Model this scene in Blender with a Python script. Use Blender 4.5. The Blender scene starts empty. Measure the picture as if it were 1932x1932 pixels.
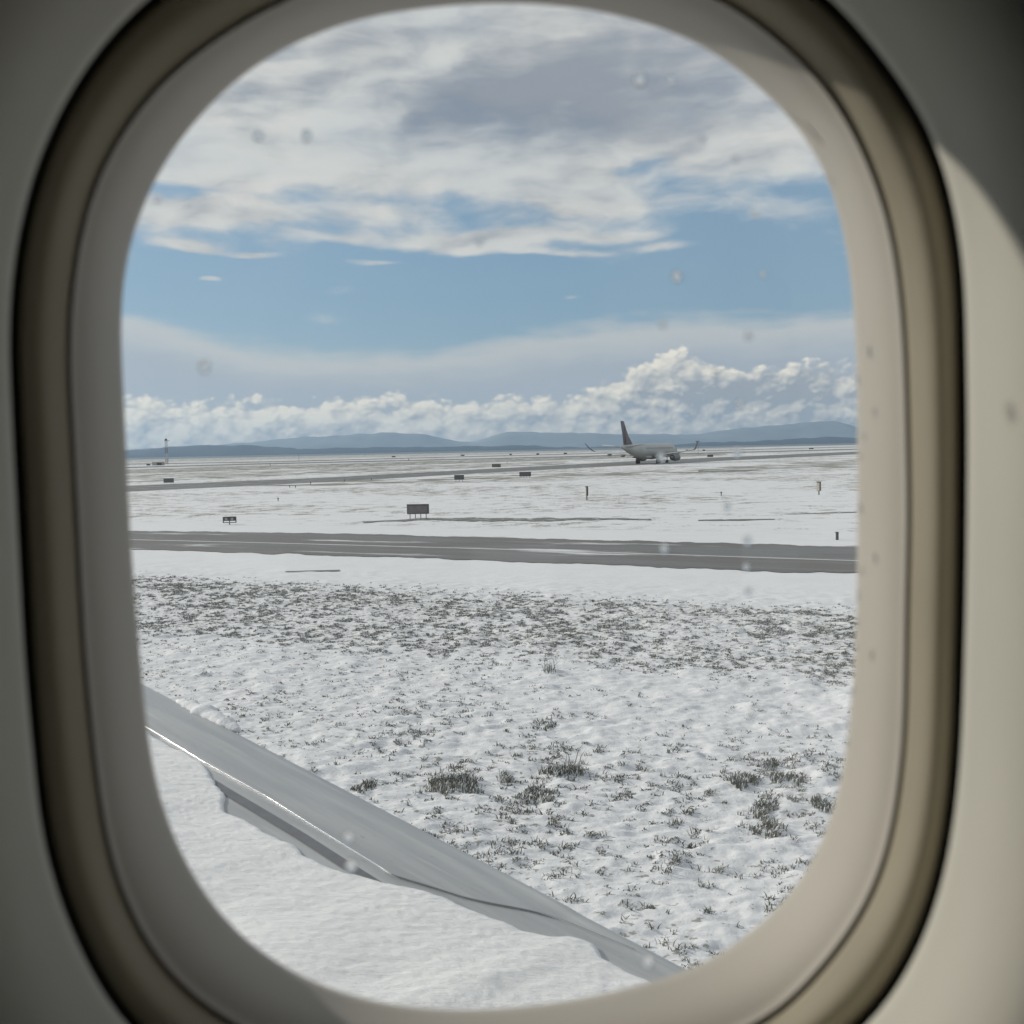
import bpy, bmesh, math, random
import numpy as np
from mathutils import Vector, Matrix

S = bpy.context.scene
COL = S.collection
R = math.radians

# ------------------------------------------------------------------ camera
F = 1980.0                      # focal length in units of a 1932 px wide frame
CAMZ = 4.0
PITCH, ROLL = R(3.41), R(1.17)
fwd = Vector((0, math.cos(PITCH), -math.sin(PITCH)))
r0 = Vector((1, 0, 0))
u0 = r0.cross(fwd)
rgt = r0 * math.cos(ROLL) - u0 * math.sin(ROLL)
upv = u0 * math.cos(ROLL) + r0 * math.sin(ROLL)
CP = Vector((0, 0, CAMZ))
cam = bpy.data.cameras.new('camera')
cam.sensor_width = 36
cam.lens = F / 1932 * 36
cam.clip_start = 0.01
cam.clip_end = 90000
cam.dof.use_dof = True
cam.dof.focus_distance = 45.0
cam.dof.aperture_fstop = 12.5
co = bpy.data.objects.new('camera', cam)
COL.objects.link(co)
m3 = Matrix((rgt, upv, -fwd)).transposed()
co.matrix_world = Matrix.Translation(CP) @ m3.to_4x4()
S.camera = co

# ------------------------------------------------------------------ sun, exposure
SUN_AZ, SUN_EL = R(-62), R(25)          # azimuth from +Y, positive to the right
sun = bpy.data.lights.new('sun', 'SUN')
sun.energy = 3.5
sun.angle = R(0.9)
sun.color = (1.0, 0.93, 0.82)
so = bpy.data.objects.new('sun', sun)
COL.objects.link(so)
sd = Vector((math.sin(SUN_AZ) * math.cos(SUN_EL), math.cos(SUN_AZ) * math.cos(SUN_EL), math.sin(SUN_EL)))
so.rotation_euler = sd.to_track_quat('Z', 'Y').to_euler()
S.view_settings.view_transform = 'Standard'
S.view_settings.look = 'None'
S.view_settings.exposure = 0.0
S.view_settings.gamma = 1.0
S.render.engine = 'CYCLES'
S.cycles.use_denoising = True
S.cycles.max_bounces = 10
S.cycles.diffuse_bounces = 5
S.cycles.transparent_max_bounces = 16
S.cycles.volume_bounces = 0
S.cycles.sample_clamp_indirect = 8
S.cycles.caustics_reflective = False
S.cycles.caustics_refractive = False


# ------------------------------------------------------------------ node helpers
class NT:
    def __init__(self, tree):
        self.t = tree
        self.n = tree.nodes
        self.l = tree.links

    def new(self, typ, **kw):
        nd = self.n.new(typ)
        for k, v in kw.items():
            setattr(nd, k, v)
        return nd

    def put(self, sock, v):
        if isinstance(v, bpy.types.NodeSocket):
            self.l.new(v, sock)
        else:
            sock.default_value = v

    def m(self, op, a, b=0.0, c=0.0, clamp=False):
        nd = self.new('ShaderNodeMath', operation=op, use_clamp=clamp)
        self.put(nd.inputs[0], a)
        self.put(nd.inputs[1], b)
        self.put(nd.inputs[2], c)
        return nd.outputs[0]

    def add(self, a, b): return self.m('ADD', a, b)
    def sub(self, a, b): return self.m('SUBTRACT', a, b)
    def mul(self, a, b): return self.m('MULTIPLY', a, b)

    def ss(self, x, a, b, lo=0.0, hi=1.0):
        nd = self.new('ShaderNodeMapRange', interpolation_type='SMOOTHSTEP', clamp=True)
        for i, v in enumerate((x, a, b, lo, hi)):
            self.put(nd.inputs[i], v)
        return nd.outputs[0]

    def xyz(self, x, y, z=0.0):
        nd = self.new('ShaderNodeCombineXYZ')
        for i, v in enumerate((x, y, z)):
            self.put(nd.inputs[i], v)
        return nd.outputs[0]

    def sep(self, v):
        nd = self.new('ShaderNodeSeparateXYZ')
        self.put(nd.inputs[0], v)
        return nd.outputs

    def vm(self, op, a, b):
        nd = self.new('ShaderNodeVectorMath', operation=op)
        self.put(nd.inputs[0], a)
        if op == 'SCALE':
            self.put(nd.inputs[3], b)
        else:
            self.put(nd.inputs[1], b)
        return nd.outputs[0]

    def noise(self, vec, scale, detail=4, rough=0.55, lac=2.0, color=False):
        nd = self.new('ShaderNodeTexNoise')
        if vec is not None:
            self.put(nd.inputs['Vector'], vec)
        nd.inputs['Scale'].default_value = scale
        nd.inputs['Detail'].default_value = detail
        nd.inputs['Roughness'].default_value = rough
        nd.inputs['Lacunarity'].default_value = lac
        return nd.outputs['Color' if color else 0]

    def mix(self, f, a, b):
        nd = self.new('ShaderNodeMix', data_type='RGBA')
        self.put(nd.inputs['Factor'], f)
        for s, v in (('A', a), ('B', b)):
            sk = [i for i in nd.inputs if i.name == s and i.type == 'RGBA'][0]
            if not isinstance(v, bpy.types.NodeSocket):
                v = (*v, 1.0) if len(v) == 3 else v
            self.put(sk, v)
        return [o for o in nd.outputs if o.type == 'RGBA'][0]

    def gauss(self, U, V, u, v, su, sv):
        a = self.m('POWER', self.m('ABSOLUTE', self.mul(self.sub(U, u), 1 / su)), 2.0)
        b = self.m('POWER', self.m('ABSOLUTE', self.mul(self.sub(V, v), 1 / sv)), 2.0)
        return self.m('EXPONENT', self.mul(self.add(a, b), -1.0))


# ------------------------------------------------------------------ world: sky and clouds by direction
def build_world():
    w = bpy.data.worlds.new('World')
    S.world = w
    w.use_nodes = True
    n = NT(w.node_tree)
    n.n.clear()
    STR = 0.1
    out = n.new('ShaderNodeOutputWorld')
    bg = n.new('ShaderNodeBackground')
    bg.inputs[1].default_value = STR
    n.l.new(bg.outputs[0], out.inputs[0])
    sky = n.new('ShaderNodeTexSky', sky_type='NISHITA')
    sky.sun_disc = False
    sky.sun_elevation = SUN_EL
    sky.sun_rotation = SUN_AZ
    sky.altitude = 0
    sky.air_density = 1.0
    sky.dust_density = 0.4
    sky.ozone_density = 1.5
    tc = n.new('ShaderNodeTexCoord').outputs['Generated']
    x, y, z = n.sep(tc)
    U = n.mul(n.m('ARCTAN2', x, y), 19.8)
    V = n.m('MINIMUM', n.mul(n.m('DIVIDE', z, n.m('MAXIMUM', n.m('SQRT', n.add(n.mul(x, x), n.mul(y, y))), 0.02)), 19.8), 60.0)
    P = n.xyz(U, V, 0)

    def K(c):           # a radiance as it leaves the cloud
        return tuple(i / STR for i in c)
    # domain distortion
    d = n.vm('SUBTRACT', n.noise(n.xyz(n.mul(U, 0.5), V, 3.0), 0.9, 3, color=True), (0.5, 0.5, 0.5))
    Pd = n.vm('ADD', P, n.vm('MULTIPLY', d, (1.3, 0.5, 0)))
    Ud, Vd, _ = n.sep(Pd)
    g = n.gauss
    # blue gap, toned a little by the thin haze in it
    base = n.mix(0.65, sky.outputs[0], K((0.20, 0.345, 0.485)))
    # --- high veil above the cumulus bank
    vt = n.add(1.95, n.add(n.mul(g(U, 0, -7.2, 0, 2.0, 1e4), 0.62), n.ss(U, -1.5, 2.0, 0.0, 0.45)))
    fv = n.sub(vt, n.add(Vd, n.mul(n.sub(n.noise(n.xyz(n.mul(U, .35), n.mul(V, 1.6), 7.), 2.2, 6), .5), .55)))
    av = n.mul(n.ss(fv, -0.12, 0.32), 0.8)
    cv = n.mix(n.ss(fv, 0.15, 0.95), K((0.62, 0.62, 0.60)), K((0.44, 0.48, 0.54)))
    c = n.mix(av, base, cv)
    # --- deck
    Q = n.xyz(n.mul(Ud, 0.40), n.mul(Vd, 1.0), 0)
    n1 = n.noise(Q, 1.25, 7, 0.50)
    n2 = n.noise(n.vm('ADD', Q, (0.14, -0.16, 0)), 1.25, 5, 0.5)
    n3 = n.noise(n.vm('ADD', n.xyz(n.mul(Ud, .3), n.mul(Vd, .9), 0), (5, 9, 2)), 0.8, 5, 0.55)
    bias = n.add(n.ss(V, 2.6, 4.8, -0.32, 0.11), n.ss(V, 4.6, 5.8, 0.0, 0.38))
    blobs = [(-4.6, 5.1, 3.0, .45, .16), (0.0, 7.6, 6.0, .8, .14), (-5.2, 4.35, 2.2, .20, .42), (-6.0, 4.2, 1.0, .22, .25), (-0.9, 3.95, 2.3, .17, .36), (-0.6, 3.72, 1.3, .13, .30),
             (-3.2, 3.98, .6, .10, .22), (2.1, 3.92, 1.1, .10, .4), (2.6, 3.72, .9, .08, .36), (0.9, 3.62, 1.0, .08, .34), (1.0, 4.75, 2.2, .45, .28),
             (4.8, 4.05, 1.6, .55, -.30), (5.4, 6.6, .8, .7, -.4), (-2.6, 4.62, 1.6, .13, -.12), (2.0, 5.15, 1.4, .10, -.06),
             (-6.0, 4.75, 1.0, .12, -.18), (5.4, 4.15, 1.3, .22, .34), (-5.75, 3.72, .55, .11, .5), (-4.75, 3.62, .45, .07, .42), (-7.0, 3.47, .45, .12, .42),
             (-5.4, 3.13, .26, .07, .46), (-2.5, 3.55, .65, .08, .4), (1.2, 2.75, .35, .06, .42), (1.9, 2.45, .5, .16, .28),
             (-3.4, 2.45, .6, .22, .22), (6.3, 3.0, 1.0, .22, .25), (-2.2, 2.5, .3, .12, .18)]
    D = n.add(n.sub(n.mul(n1, 1.4), 0.2), bias)
    for (u, v, su, sv, a) in blobs:
        D = n.add(D, n.mul(g(Ud, Vd, u, v, su, sv), a))
    ad = n.mul(n.ss(D, 0.38, 0.80), n.ss(n3, 0.30, 0.62, 0.80, 1.0))
    rel = n.mul(n.sub(n1, n2), 2.6)
    grey = n.add(n.mul(g(Ud, Vd, 1.7, 6.5, 2.9, 0.95), 1.15), n.mul(g(Ud, Vd, -0.1, 6.1, 1.9, .5), 0.5))
    grey = n.add(grey, n.mul(g(Ud, Vd, -3.6, 7.7, 2.2, .35), 0.5))
    grey = n.add(grey, n.mul(g(Ud, Vd, -1.4, 6.5, 1.6, .25), 0.35))
    grey = n.add(grey, n.add(n.add(n.mul(n.sub(n3, 0.46), 1.9), n.mul(n.sub(n.noise(n.xyz(n.mul(Ud, .5), n.mul(Vd, 2.6), 4.), 1.0, 4, .5), .5), 0.65)), n.mul(rel, -1.0)))
    grey = n.sub(grey, n.mul(g(Ud, Vd, -5.0, 5.2, 3.0, .55), 0.25))
    grey = n.sub(grey, n.mul(g(Ud, Vd, 4.6, 5.65, 1.8, .35), 0.3))
    grey = n.ss(grey, -0.45, 1.35)
    grey = n.m('SUBTRACT', grey, n.mul(n.ss(grey, .55, 1.0), n.mul(n.ss(n3, .38, .66), .14)), clamp=True)
    cd = n.mix(grey, K((0.72, 0.715, 0.68)), K((0.235, 0.275, 0.34)))
    cd = n.mix(n.ss(D, .5, .8), n.mix(.35, cd, K((.62, .64, .66))), cd)
    cd = n.mix(n.ss(V, 9.0, 16.0, 0.0, 0.85), cd, K((0.36, 0.39, 0.43)))
    c = n.mix(ad, c, cd)
    # --- cumulus bank
    ct = n.add(1.02, n.add(n.mul(g(U, 0, 2.95, 0, 0.9, 1e4), 0.45), n.ss(U, 0.3, 4.0, 0.0, 0.42)))
    d2 = n.vm('SUBTRACT', n.noise(P, 2.6, 4, color=True), (0.5, 0.5, 0.5))
    Pc = n.vm('ADD', P, n.vm('SCALE', d2, 0.22))
    Pa = n.vm('MULTIPLY', Pc, (0.75, 1.05, 1.0))
    def vor(vec, sc):
        nd = n.new('ShaderNodeTexVoronoi', feature='SMOOTH_F1', distance='EUCLIDEAN', voronoi_dimensions='2D')
        n.put(nd.inputs['Vector'], vec)
        nd.inputs['Scale'].default_value = sc
        nd.inputs['Smoothness'].default_value = 0.35
        return n.sub(1.0, nd.outputs['Distance'])

    def puff(vec, det):
        h = n.mul(n.noise(vec, 1.4, det, 0.55), 0.78)
        h = n.add(h, n.mul(vor(vec, 3.1), 0.24))
        return n.sub(n.add(h, n.mul(vor(vec, 7.5), 0.13)), 0.135)
    b1 = puff(Pa, 7)
    b2 = puff(n.vm('ADD', Pa, (-0.11, 0.15, 0)), 4)
    b3 = puff(n.vm('ADD', Pa, (-0.03, 0.05, 0)), 7)
    fc = n.sub(n.add(ct, n.mul(n.sub(b1, 0.5), 1.1)), V)
    ac = n.ss(fc, -0.02, 0.15)
    lit = n.add(n.mul(n.sub(b1, b2), 2.1), n.mul(n.sub(b1, b3), 1.9))
    lit = n.add(lit, n.ss(fc, 0.0, 0.6, 0.66, 0.40))
    lit = n.sub(lit, n.mul(g(U, V, 4.6, 0.95, 1.9, 0.36), 0.65))
    lit = n.sub(lit, n.mul(g(U, V, 0.2, 0.55, 1.0, 0.18), 0.25))
    lit = n.m('ADD', lit, n.ss(U, 4.0, -1.0, 0.06, 0.20), clamp=True)
    cc = n.mix(lit, K((0.36, 0.40, 0.445)), K((0.94, 0.885, 0.76)))
    cc = n.mix(n.ss(V, 0.6, 0.1, 0.0, 0.35), cc, K((0.45, 0.49, 0.54)))
    c = n.mix(ac, c, cc)
    n.l.new(c, bg.inputs[0])


build_world()


# ------------------------------------------------------------------ geometry helpers
def pdir(X, Y):                 # 1932-frame pixel -> direction with unit depth along the view axis
    return fwd + rgt * ((X - 966) / F) + upv * ((966 - Y) / F)


def ground(X, Y, z=0.0):
    d = pdir(X, Y)
    return CP + d * ((z - CAMZ) / d.z)


def link(name, verts, faces, mat, parent=None, smooth=False, mats=None, fm=None):
    me = bpy.data.meshes.new(name)
    me.from_pydata([tuple(v) for v in verts], [], faces)
    return fin(name, me, mat, parent, smooth, mats, fm)


def fin(name, me, mat, parent=None, smooth=False, mats=None, fm=None):
    for mm in (mats or [mat]):
        me.materials.append(mm)
    if fm is not None:
        me.polygons.foreach_set('material_index', np.asarray(fm, dtype=np.int32))
    if smooth:
        me.polygons.foreach_set('use_smooth', [True] * len(me.polygons))
    me.update()
    o = bpy.data.objects.new(name, me)
    COL.objects.link(o)
    if parent is not None:
        o.parent = parent
    return o


def grid(name, V, mat, parent=None, closed_u=False, smooth=True, flip=False):
    """V: array (rows, cols, 3)"""
    r, c = V.shape[:2]
    idx = np.arange(r * c).reshape(r, c)
    if closed_u:
        nx = np.roll(idx, -1, axis=1)
        a, b, cc, d = idx[:-1], nx[:-1], nx[1:], idx[1:]
    else:
        a, b, cc, d = idx[:-1, :-1], idx[:-1, 1:], idx[1:, 1:], idx[1:, :-1]
    q = np.stack([a, b, cc, d], -1).reshape(-1, 4)
    if flip:
        q = q[:, ::-1]
    me = bpy.data.meshes.new(name)
    me.vertices.add(r * c)
    me.vertices.foreach_set('co', np.ascontiguousarray(V.reshape(-1), dtype=np.float32))
    nf = len(q)
    me.loops.add(nf * 4)
    me.loops.foreach_set('vertex_index', np.ascontiguousarray(q.reshape(-1), dtype=np.int32))
    me.polygons.add(nf)
    me.polygons.foreach_set('loop_start', np.arange(0, nf * 4, 4, dtype=np.int32))
    me.polygons.foreach_set('loop_total', np.full(nf, 4, dtype=np.int32))
    me.update(calc_edges=True)
    me.validate()
    return fin(name, me, mat, parent, smooth)


def empty(name, loc, label=None, cat=None, group=None, rz=0):
    o = bpy.data.objects.new(name, None)
    o.empty_display_size = 0.3
    COL.objects.link(o)
    o.location = loc
    o.rotation_euler = (0, 0, rz)
    if label:
        tag(o, label, cat, group)
    return o


def tag(o, label, cat, group=None):
    o['label'] = label
    o['category'] = cat
    if group:
        o['group'] = group
    return o


def struct(o, kind='structure'):
    o['kind'] = kind
    return o


class MB:
    def __init__(self):
        self.v, self.f = [], []

    def add(self, vs, fs):
        k = len(self.v)
        self.v += [tuple(p) for p in vs]
        self.f += [tuple(i + k for i in f) for f in fs]
        return self

    def box(self, c, s, rot=0.0):
        cx, cy, cz = c
        hx, hy, hz = s[0] / 2, s[1] / 2, s[2] / 2
        vs = []
        for z in (-hz, hz):
            for (x, y) in ((-hx, -hy), (hx, -hy), (hx, hy), (-hx, hy)):
                vs.append((cx + x * math.cos(rot) - y * math.sin(rot), cy + x * math.sin(rot) + y * math.cos(rot), cz + z))
        return self.add(vs, [(3, 2, 1, 0), (4, 5, 6, 7), (0, 1, 5, 4), (1, 2, 6, 5), (2, 3, 7, 6), (3, 0, 4, 7)])

    def bbox(self, c, s, b):
        """box with chamfered vertical edges and top"""
        cx, cy, cz = c
        hx, hy, hz = s[0] / 2, s[1] / 2, s[2] / 2
        rings = []
        for (z, k) in ((-hz, b), (-hz + b, 0), (hz - b, 0), (hz, b)):
            x, y = hx - k, hy - k
            q = b
            rings.append([(cx - x + q, cy - y, cz + z), (cx + x - q, cy - y, cz + z), (cx + x, cy - y + q, cz + z), (cx + x, cy + y - q, cz + z),
                          (cx + x - q, cy + y, cz + z), (cx - x + q, cy + y, cz + z), (cx - x, cy + y - q, cz + z), (cx - x, cy - y + q, cz + z)])
        return self.loft(rings)

    def loft(self, rings, cap=True):
        nn = len(rings[0])
        vs = [p for r in rings for p in r]
        fs = []
        for i in range(len(rings) - 1):
            for j in range(nn):
                a, b = i * nn + j, i * nn + (j + 1) % nn
                fs.append((a, b, b + nn, a + nn))
        if cap:
            fs.append(tuple(reversed(range(nn))))
            k = (len(rings) - 1) * nn
            fs.append(tuple(k + j for j in range(nn)))
        return self.add(vs, fs)

    def tube(self, p0, p1, ra, rb=None, nn=10):
        rb = ra if rb is None else rb
        p0, p1 = Vector(p0), Vector(p1)
        ax = (p1 - p0).normalized()
        a = ax.orthogonal().normalized()
        b = ax.cross(a)
        rs = []
        for p, rr in ((p0, ra), (p1, rb)):
            rs.append([p + a * (rr * math.cos(t)) + b * (rr * math.sin(t)) for t in [2 * math.pi * k / nn for k in range(nn)]])
        return self.loft(rs)

    def obj(self, name, mat, parent=None, smooth=False):
        return link(name, self.v, self.f, mat, parent, smooth)


# vectorised 2-D gradient-like noise
def _h(ix, iy, seed):
    n = (ix.astype(np.int64) * 374761393 + iy.astype(np.int64) * 668265263 + seed * 144665) & 0xffffffff
    n = ((n ^ (n >> 13)) * 1274126177) & 0xffffffff
    return ((n ^ (n >> 16)) & 0xffff) / 65535.0


def vnoise(x, y, seed=0):
    ix, iy = np.floor(x), np.floor(y)
    fx, fy = x - ix, y - iy
    fx = fx * fx * fx * (fx * (fx * 6 - 15) + 10)
    fy = fy * fy * fy * (fy * (fy * 6 - 15) + 10)
    a, b = _h(ix, iy, seed), _h(ix + 1, iy, seed)
    c, d = _h(ix, iy + 1, seed), _h(ix + 1, iy + 1, seed)
    return (a + (b - a) * fx) * (1 - fy) + (c + (d - c) * fx) * fy


def fbm(x, y, seed=0, oct=4, gain=0.5):
    s, a, t = 0, 1.0, 0.0
    c, sn = math.cos(0.6), math.sin(0.6)
    for k in range(oct):
        s = s + a * vnoise(x, y, seed + k * 17)
        t += a
        a *= gain
        x, y = (c * x - sn * y) * 2.03 + 7.1, (sn * x + c * y) * 2.03 + 3.3
    return s / t


def sst(x, a, b):
    t = np.clip((x - a) / (b - a), 0, 1)
    return t * t * (3 - 2 * t)


# ------------------------------------------------------------------ materials
def mat(name, col, rough=0.5, metal=0.0, spec=0.5, noise=None, bump=None, coat=0.0):
    """noise: (scale, amount) mottles the colour; bump: (scale, strength, distance)"""
    m = bpy.data.materials.new(name)
    m.use_nodes = True
    n = NT(m.node_tree)
    b = m.node_tree.nodes['Principled BSDF']
    b.inputs['Roughness'].default_value = rough
    b.inputs['Metallic'].default_value = metal
    b.inputs['Specular IOR Level'].default_value = spec
    b.inputs['Coat Weight'].default_value = coat
    pos = n.new('ShaderNodeNewGeometry').outputs['Position']
    if noise:
        f = n.noise(pos, noise[0], 5, 0.6)
        k = noise[1]
        n.put(b.inputs['Base Color'], n.mix(f, tuple(max(0, i * (1 - k)) for i in col), tuple(min(1, i * (1 + k)) for i in col)))
    else:
        b.inputs['Base Color'].default_value = (*col, 1)
    if bump:
        nd = n.new('ShaderNodeBump')
        nd.inputs['Strength'].default_value = bump[1]
        nd.inputs['Distance'].default_value = bump[2]
        n.put(nd.inputs['Height'], n.noise(pos, bump[0], 6, 0.6))
        n.put(b.inputs['Normal'], nd.outputs[0])
    return m


M = {}
M['plastic'] = mat('window_trim_plastic', (0.43, 0.405, 0.365), 0.62, spec=0.25, noise=(9, 0.06), bump=(900, 0.3, 0.0005))
M['plastic2'] = mat('bezel_plastic', (0.36, 0.325, 0.25), 0.62, spec=0.25, noise=(14, 0.09), bump=(900, 0.3, 0.0005))
M['wall'] = mat('sidewall_panel', (0.46, 0.45, 0.40), 0.65, spec=0.25, noise=(10, 0.06), bump=(700, 0.35, 0.0005))
M['gap_shade'] = mat('gap_shade_black', (0.02, 0.02, 0.018), 0.7, noise=(50, 0.2))
M['cabin'] = mat('cabin_lining', (0.32, 0.315, 0.295), 0.6, noise=(2, 0.04))
M['carpet'] = mat('cabin_carpet', (0.06, 0.07, 0.10), 0.95, noise=(60, 0.4))
M['wingpaint'] = None
M['white'] = mat('white_paint', (0.46, 0.47, 0.455), 0.4, noise=(0.6, 0.08))
M['grey'] = mat('grey_metal', (0.17, 0.175, 0.18), 0.4, 0.3, noise=(3, 0.1))
M['dark'] = mat('dark_metal', (0.045, 0.045, 0.05), 0.5, noise=(6, 0.3))
M['signback'] = mat('sign_backing', (0.12, 0.105, 0.113), 0.45, noise=(5, 0.35))
M['signface'] = mat('sign_face', (0.20, 0.175, 0.185), 0.45, noise=(5, 0.5))
M['signdark'] = mat('dark_sign_panel', (0.075, 0.088, 0.094), 0.45, noise=(5, 0.3))
M['olive'] = mat('olive_sign_panel', (0.10, 0.095, 0.065), 0.5, noise=(5, 0.3))
M['leg'] = mat('galvanised_leg', (0.16, 0.16, 0.165), 0.5, 0.3, noise=(20, 0.2))
M['lens'] = mat('lamp_lens', (0.40, 0.40, 0.40), 0.15, noise=(40, 0.1))
M['sunlit_cream'] = mat('sunlit_cabinet_side', (0.46, 0.44, 0.36), 0.5, noise=(8, 0.12))
M['red'] = mat('red_paint', (0.13, 0.075, 0.078), 0.45, noise=(1.0, 0.1))
M['navy'] = mat('navy_paint', (0.06, 0.058, 0.085), 0.4, noise=(0.6, 0.1))
M['tyre'] = mat('tyre_rubber', (0.02, 0.02, 0.02), 0.85, noise=(20, 0.2))
M['mastwhite'] = mat('mast_white', (0.55, 0.55, 0.55), 0.5, noise=(3, 0.1))
M['mastband'] = mat('mast_dark_band', (0.09, 0.05, 0.055), 0.5, noise=(3, 0.1))
M['mastpale'] = mat('mast_pale_band', (0.33, 0.34, 0.35), 0.5, noise=(3, 0.1))
M['concrete'] = mat('shed_wall', (0.35, 0.35, 0.33), 0.8, noise=(2, 0.2))
M['seal'] = mat('seam_sealant', (0.10, 0.11, 0.12), 0.6, noise=(30, 0.3))
M['strip'] = mat('dark_wing_strip', (0.13, 0.135, 0.15), 0.5, noise=(25, 0.35))
M['bright'] = mat('bare_slat_edge', (0.85, 0.86, 0.88), 0.18, 0.9, noise=(40, 0.05))


def snow_mat(name, col=(0.76, 0.775, 0.80), bumps=((60, .5, .01), (9, .4, .03)), stretch=(1, 1, 1)):
    m = bpy.data.materials.new(name)
    m.use_nodes = True
    n = NT(m.node_tree)
    b = m.node_tree.nodes['Principled BSDF']
    b.inputs['Roughness'].default_value = 0.75
    b.inputs['Specular IOR Level'].default_value = 0.25
    pos = n.new('ShaderNodeNewGeometry').outputs['Position']
    pos = n.vm('MULTIPLY', pos, stretch)
    n.put(b.inputs['Base Color'], n.mix(n.noise(pos, 3, 5), tuple(i * .95 for i in col), tuple(min(1, i * 1.04) for i in col)))
    last = None
    for (s, st, dist) in bumps:
        nd = n.new('ShaderNodeBump')
        nd.inputs['Strength'].default_value = st
        nd.inputs['Distance'].default_value = dist
        n.put(nd.inputs['Height'], n.noise(pos, s, 5, 0.6))
        if last is not None:
            n.put(nd.inputs['Normal'], last)
        last = nd.outputs[0]
    n.put(b.inputs['Normal'], last)
    return m


M['snow'] = snow_mat('wing_snow', (0.89, 0.90, 0.91), bumps=((330, .9, .003), (110, .6, .006)), stretch=(0.40, 1.7, 1))
M['snowlump'] = snow_mat('loose_snow', bumps=((120, .6, .006),))

# near taxiway edge line on the ground (used by the ground relief and by the grass)
TA, TB = ground(248, 1038), ground(1612, 1083)
TD = (TB - TA)
TD.z = 0
TD.normalize()
TN = Vector((TD.y, -TD.x, 0))
if TN.dot(Vector((0, 0, 0)) - TA) < 0:
    TN = -TN


def tdist(x, y):
    return (x - TA.x) * TN.x + (y - TA.y) * TN.y


def relief(x, y):
    t = tdist(x, y)
    a = sst(t, 1.5, 9.0)
    big = fbm(x * 0.55, y * 0.55, 3, 3) - 0.5
    b1 = fbm(x * 1.9, y * 1.9, 11, 3)
    b2 = fbm(x * 2.9 + y * .6, y * 5.4, 29, 3) - 0.5
    lump = np.clip(b1 - 0.46, 0, 1) * 0.42
    b3 = fbm(x * 5.5 + y * 2, y * 11.0, 47, 2) - 0.5
    return a * (0.05 * big + lump * 0.30 + 0.060 * b2 + 0.034 * b3 + 0.016 * (1 - sst(y, 16, 26)) * (fbm(x * 7.5 + 3 * y, y * 11.0, 83, 2) - .5)) + 0.012 * (fbm(x * 0.9, y * 0.9, 5, 2) - 0.5) * sst(t, 0.3, 2)


def ground_mat():
    m = bpy.data.materials.new('snowy_airfield')
    m.use_nodes = True
    n = NT(m.node_tree)
    b = m.node_tree.nodes['Principled BSDF']
    b.inputs['Roughness'].default_value = 0.8
    b.inputs['Specular IOR Level'].default_value = 0.2
    pos = n.new('ShaderNodeNewGeometry').outputs['Position']
    x, y, z = n.sep(pos)
    P = n.xyz(x, y, 0)
    low = n.noise(P, 0.035, 4, 0.6)
    mid = n.noise(P, 0.6, 6, 0.65)
    fine = n.noise(P, 5.0, 5, 0.65)
    t = n.add(n.mul(n.sub(x, TA.x), TN.x), n.mul(n.sub(y, TA.y), TN.y))
    beyond = n.ss(t, -13.0, -18.0)          # past the near taxiway
    farz = n.ss(y, 90, 140)
    th = n.sub(n.ss(low, 0.38, 0.60, 0.555, 0.47), n.mul(farz, 0.02))
    sp = n.mul(n.ss(n.add(n.mul(mid, 0.6), n.mul(fine, 0.4)), th, n.add(th, 0.09)), beyond)
    patch = n.noise(P, 0.35, 4, 0.6)
    dots = n.noise(n.xyz(n.mul(x, 0.75), n.mul(y, 1.0), 0), 11.0, 4, 0.62)
    inband = n.mul(n.ss(t, 6.5, 8.5), n.ss(t, 16.0, 14.0))
    smooth_ = n.mul(n.mul(n.ss(t, 14.5, 16.0), n.ss(t, 21.0, 18.5)), n.ss(x, -3.0, 1.5))
    lim = n.sub(n.add(0.615, n.mul(smooth_, 0.10)), n.add(n.mul(inband, 0.065), n.mul(n.ss(patch, .40, .62), 0.05)))
    near = n.mul(n.mul(n.ss(dots, lim, n.add(lim, 0.06)), n.ss(t, 6.5, 9.0)), 0.72)
    g = n.m('MAXIMUM', n.mul(sp, 0.85), near)
    snow = n.mix(n.noise(P, 0.8, 6), (0.66, 0.675, 0.70), (0.775, 0.785, 0.80))
    grass = n.mix(n.noise(P, 3.0, 3), (0.13, 0.135, 0.09), (0.20, 0.185, 0.13))
    n.put(b.inputs['Base Color'], n.mix(g, snow, grass))
    bp = n.new('ShaderNodeBump')
    bp.inputs['Strength'].default_value = 0.55
    bp.inputs['Distance'].default_value = 0.025
    n.put(bp.inputs['Height'], n.noise(P, 14.0, 6, 0.65))
    n.put(b.inputs['Normal'], bp.outputs[0])
    return m


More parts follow.
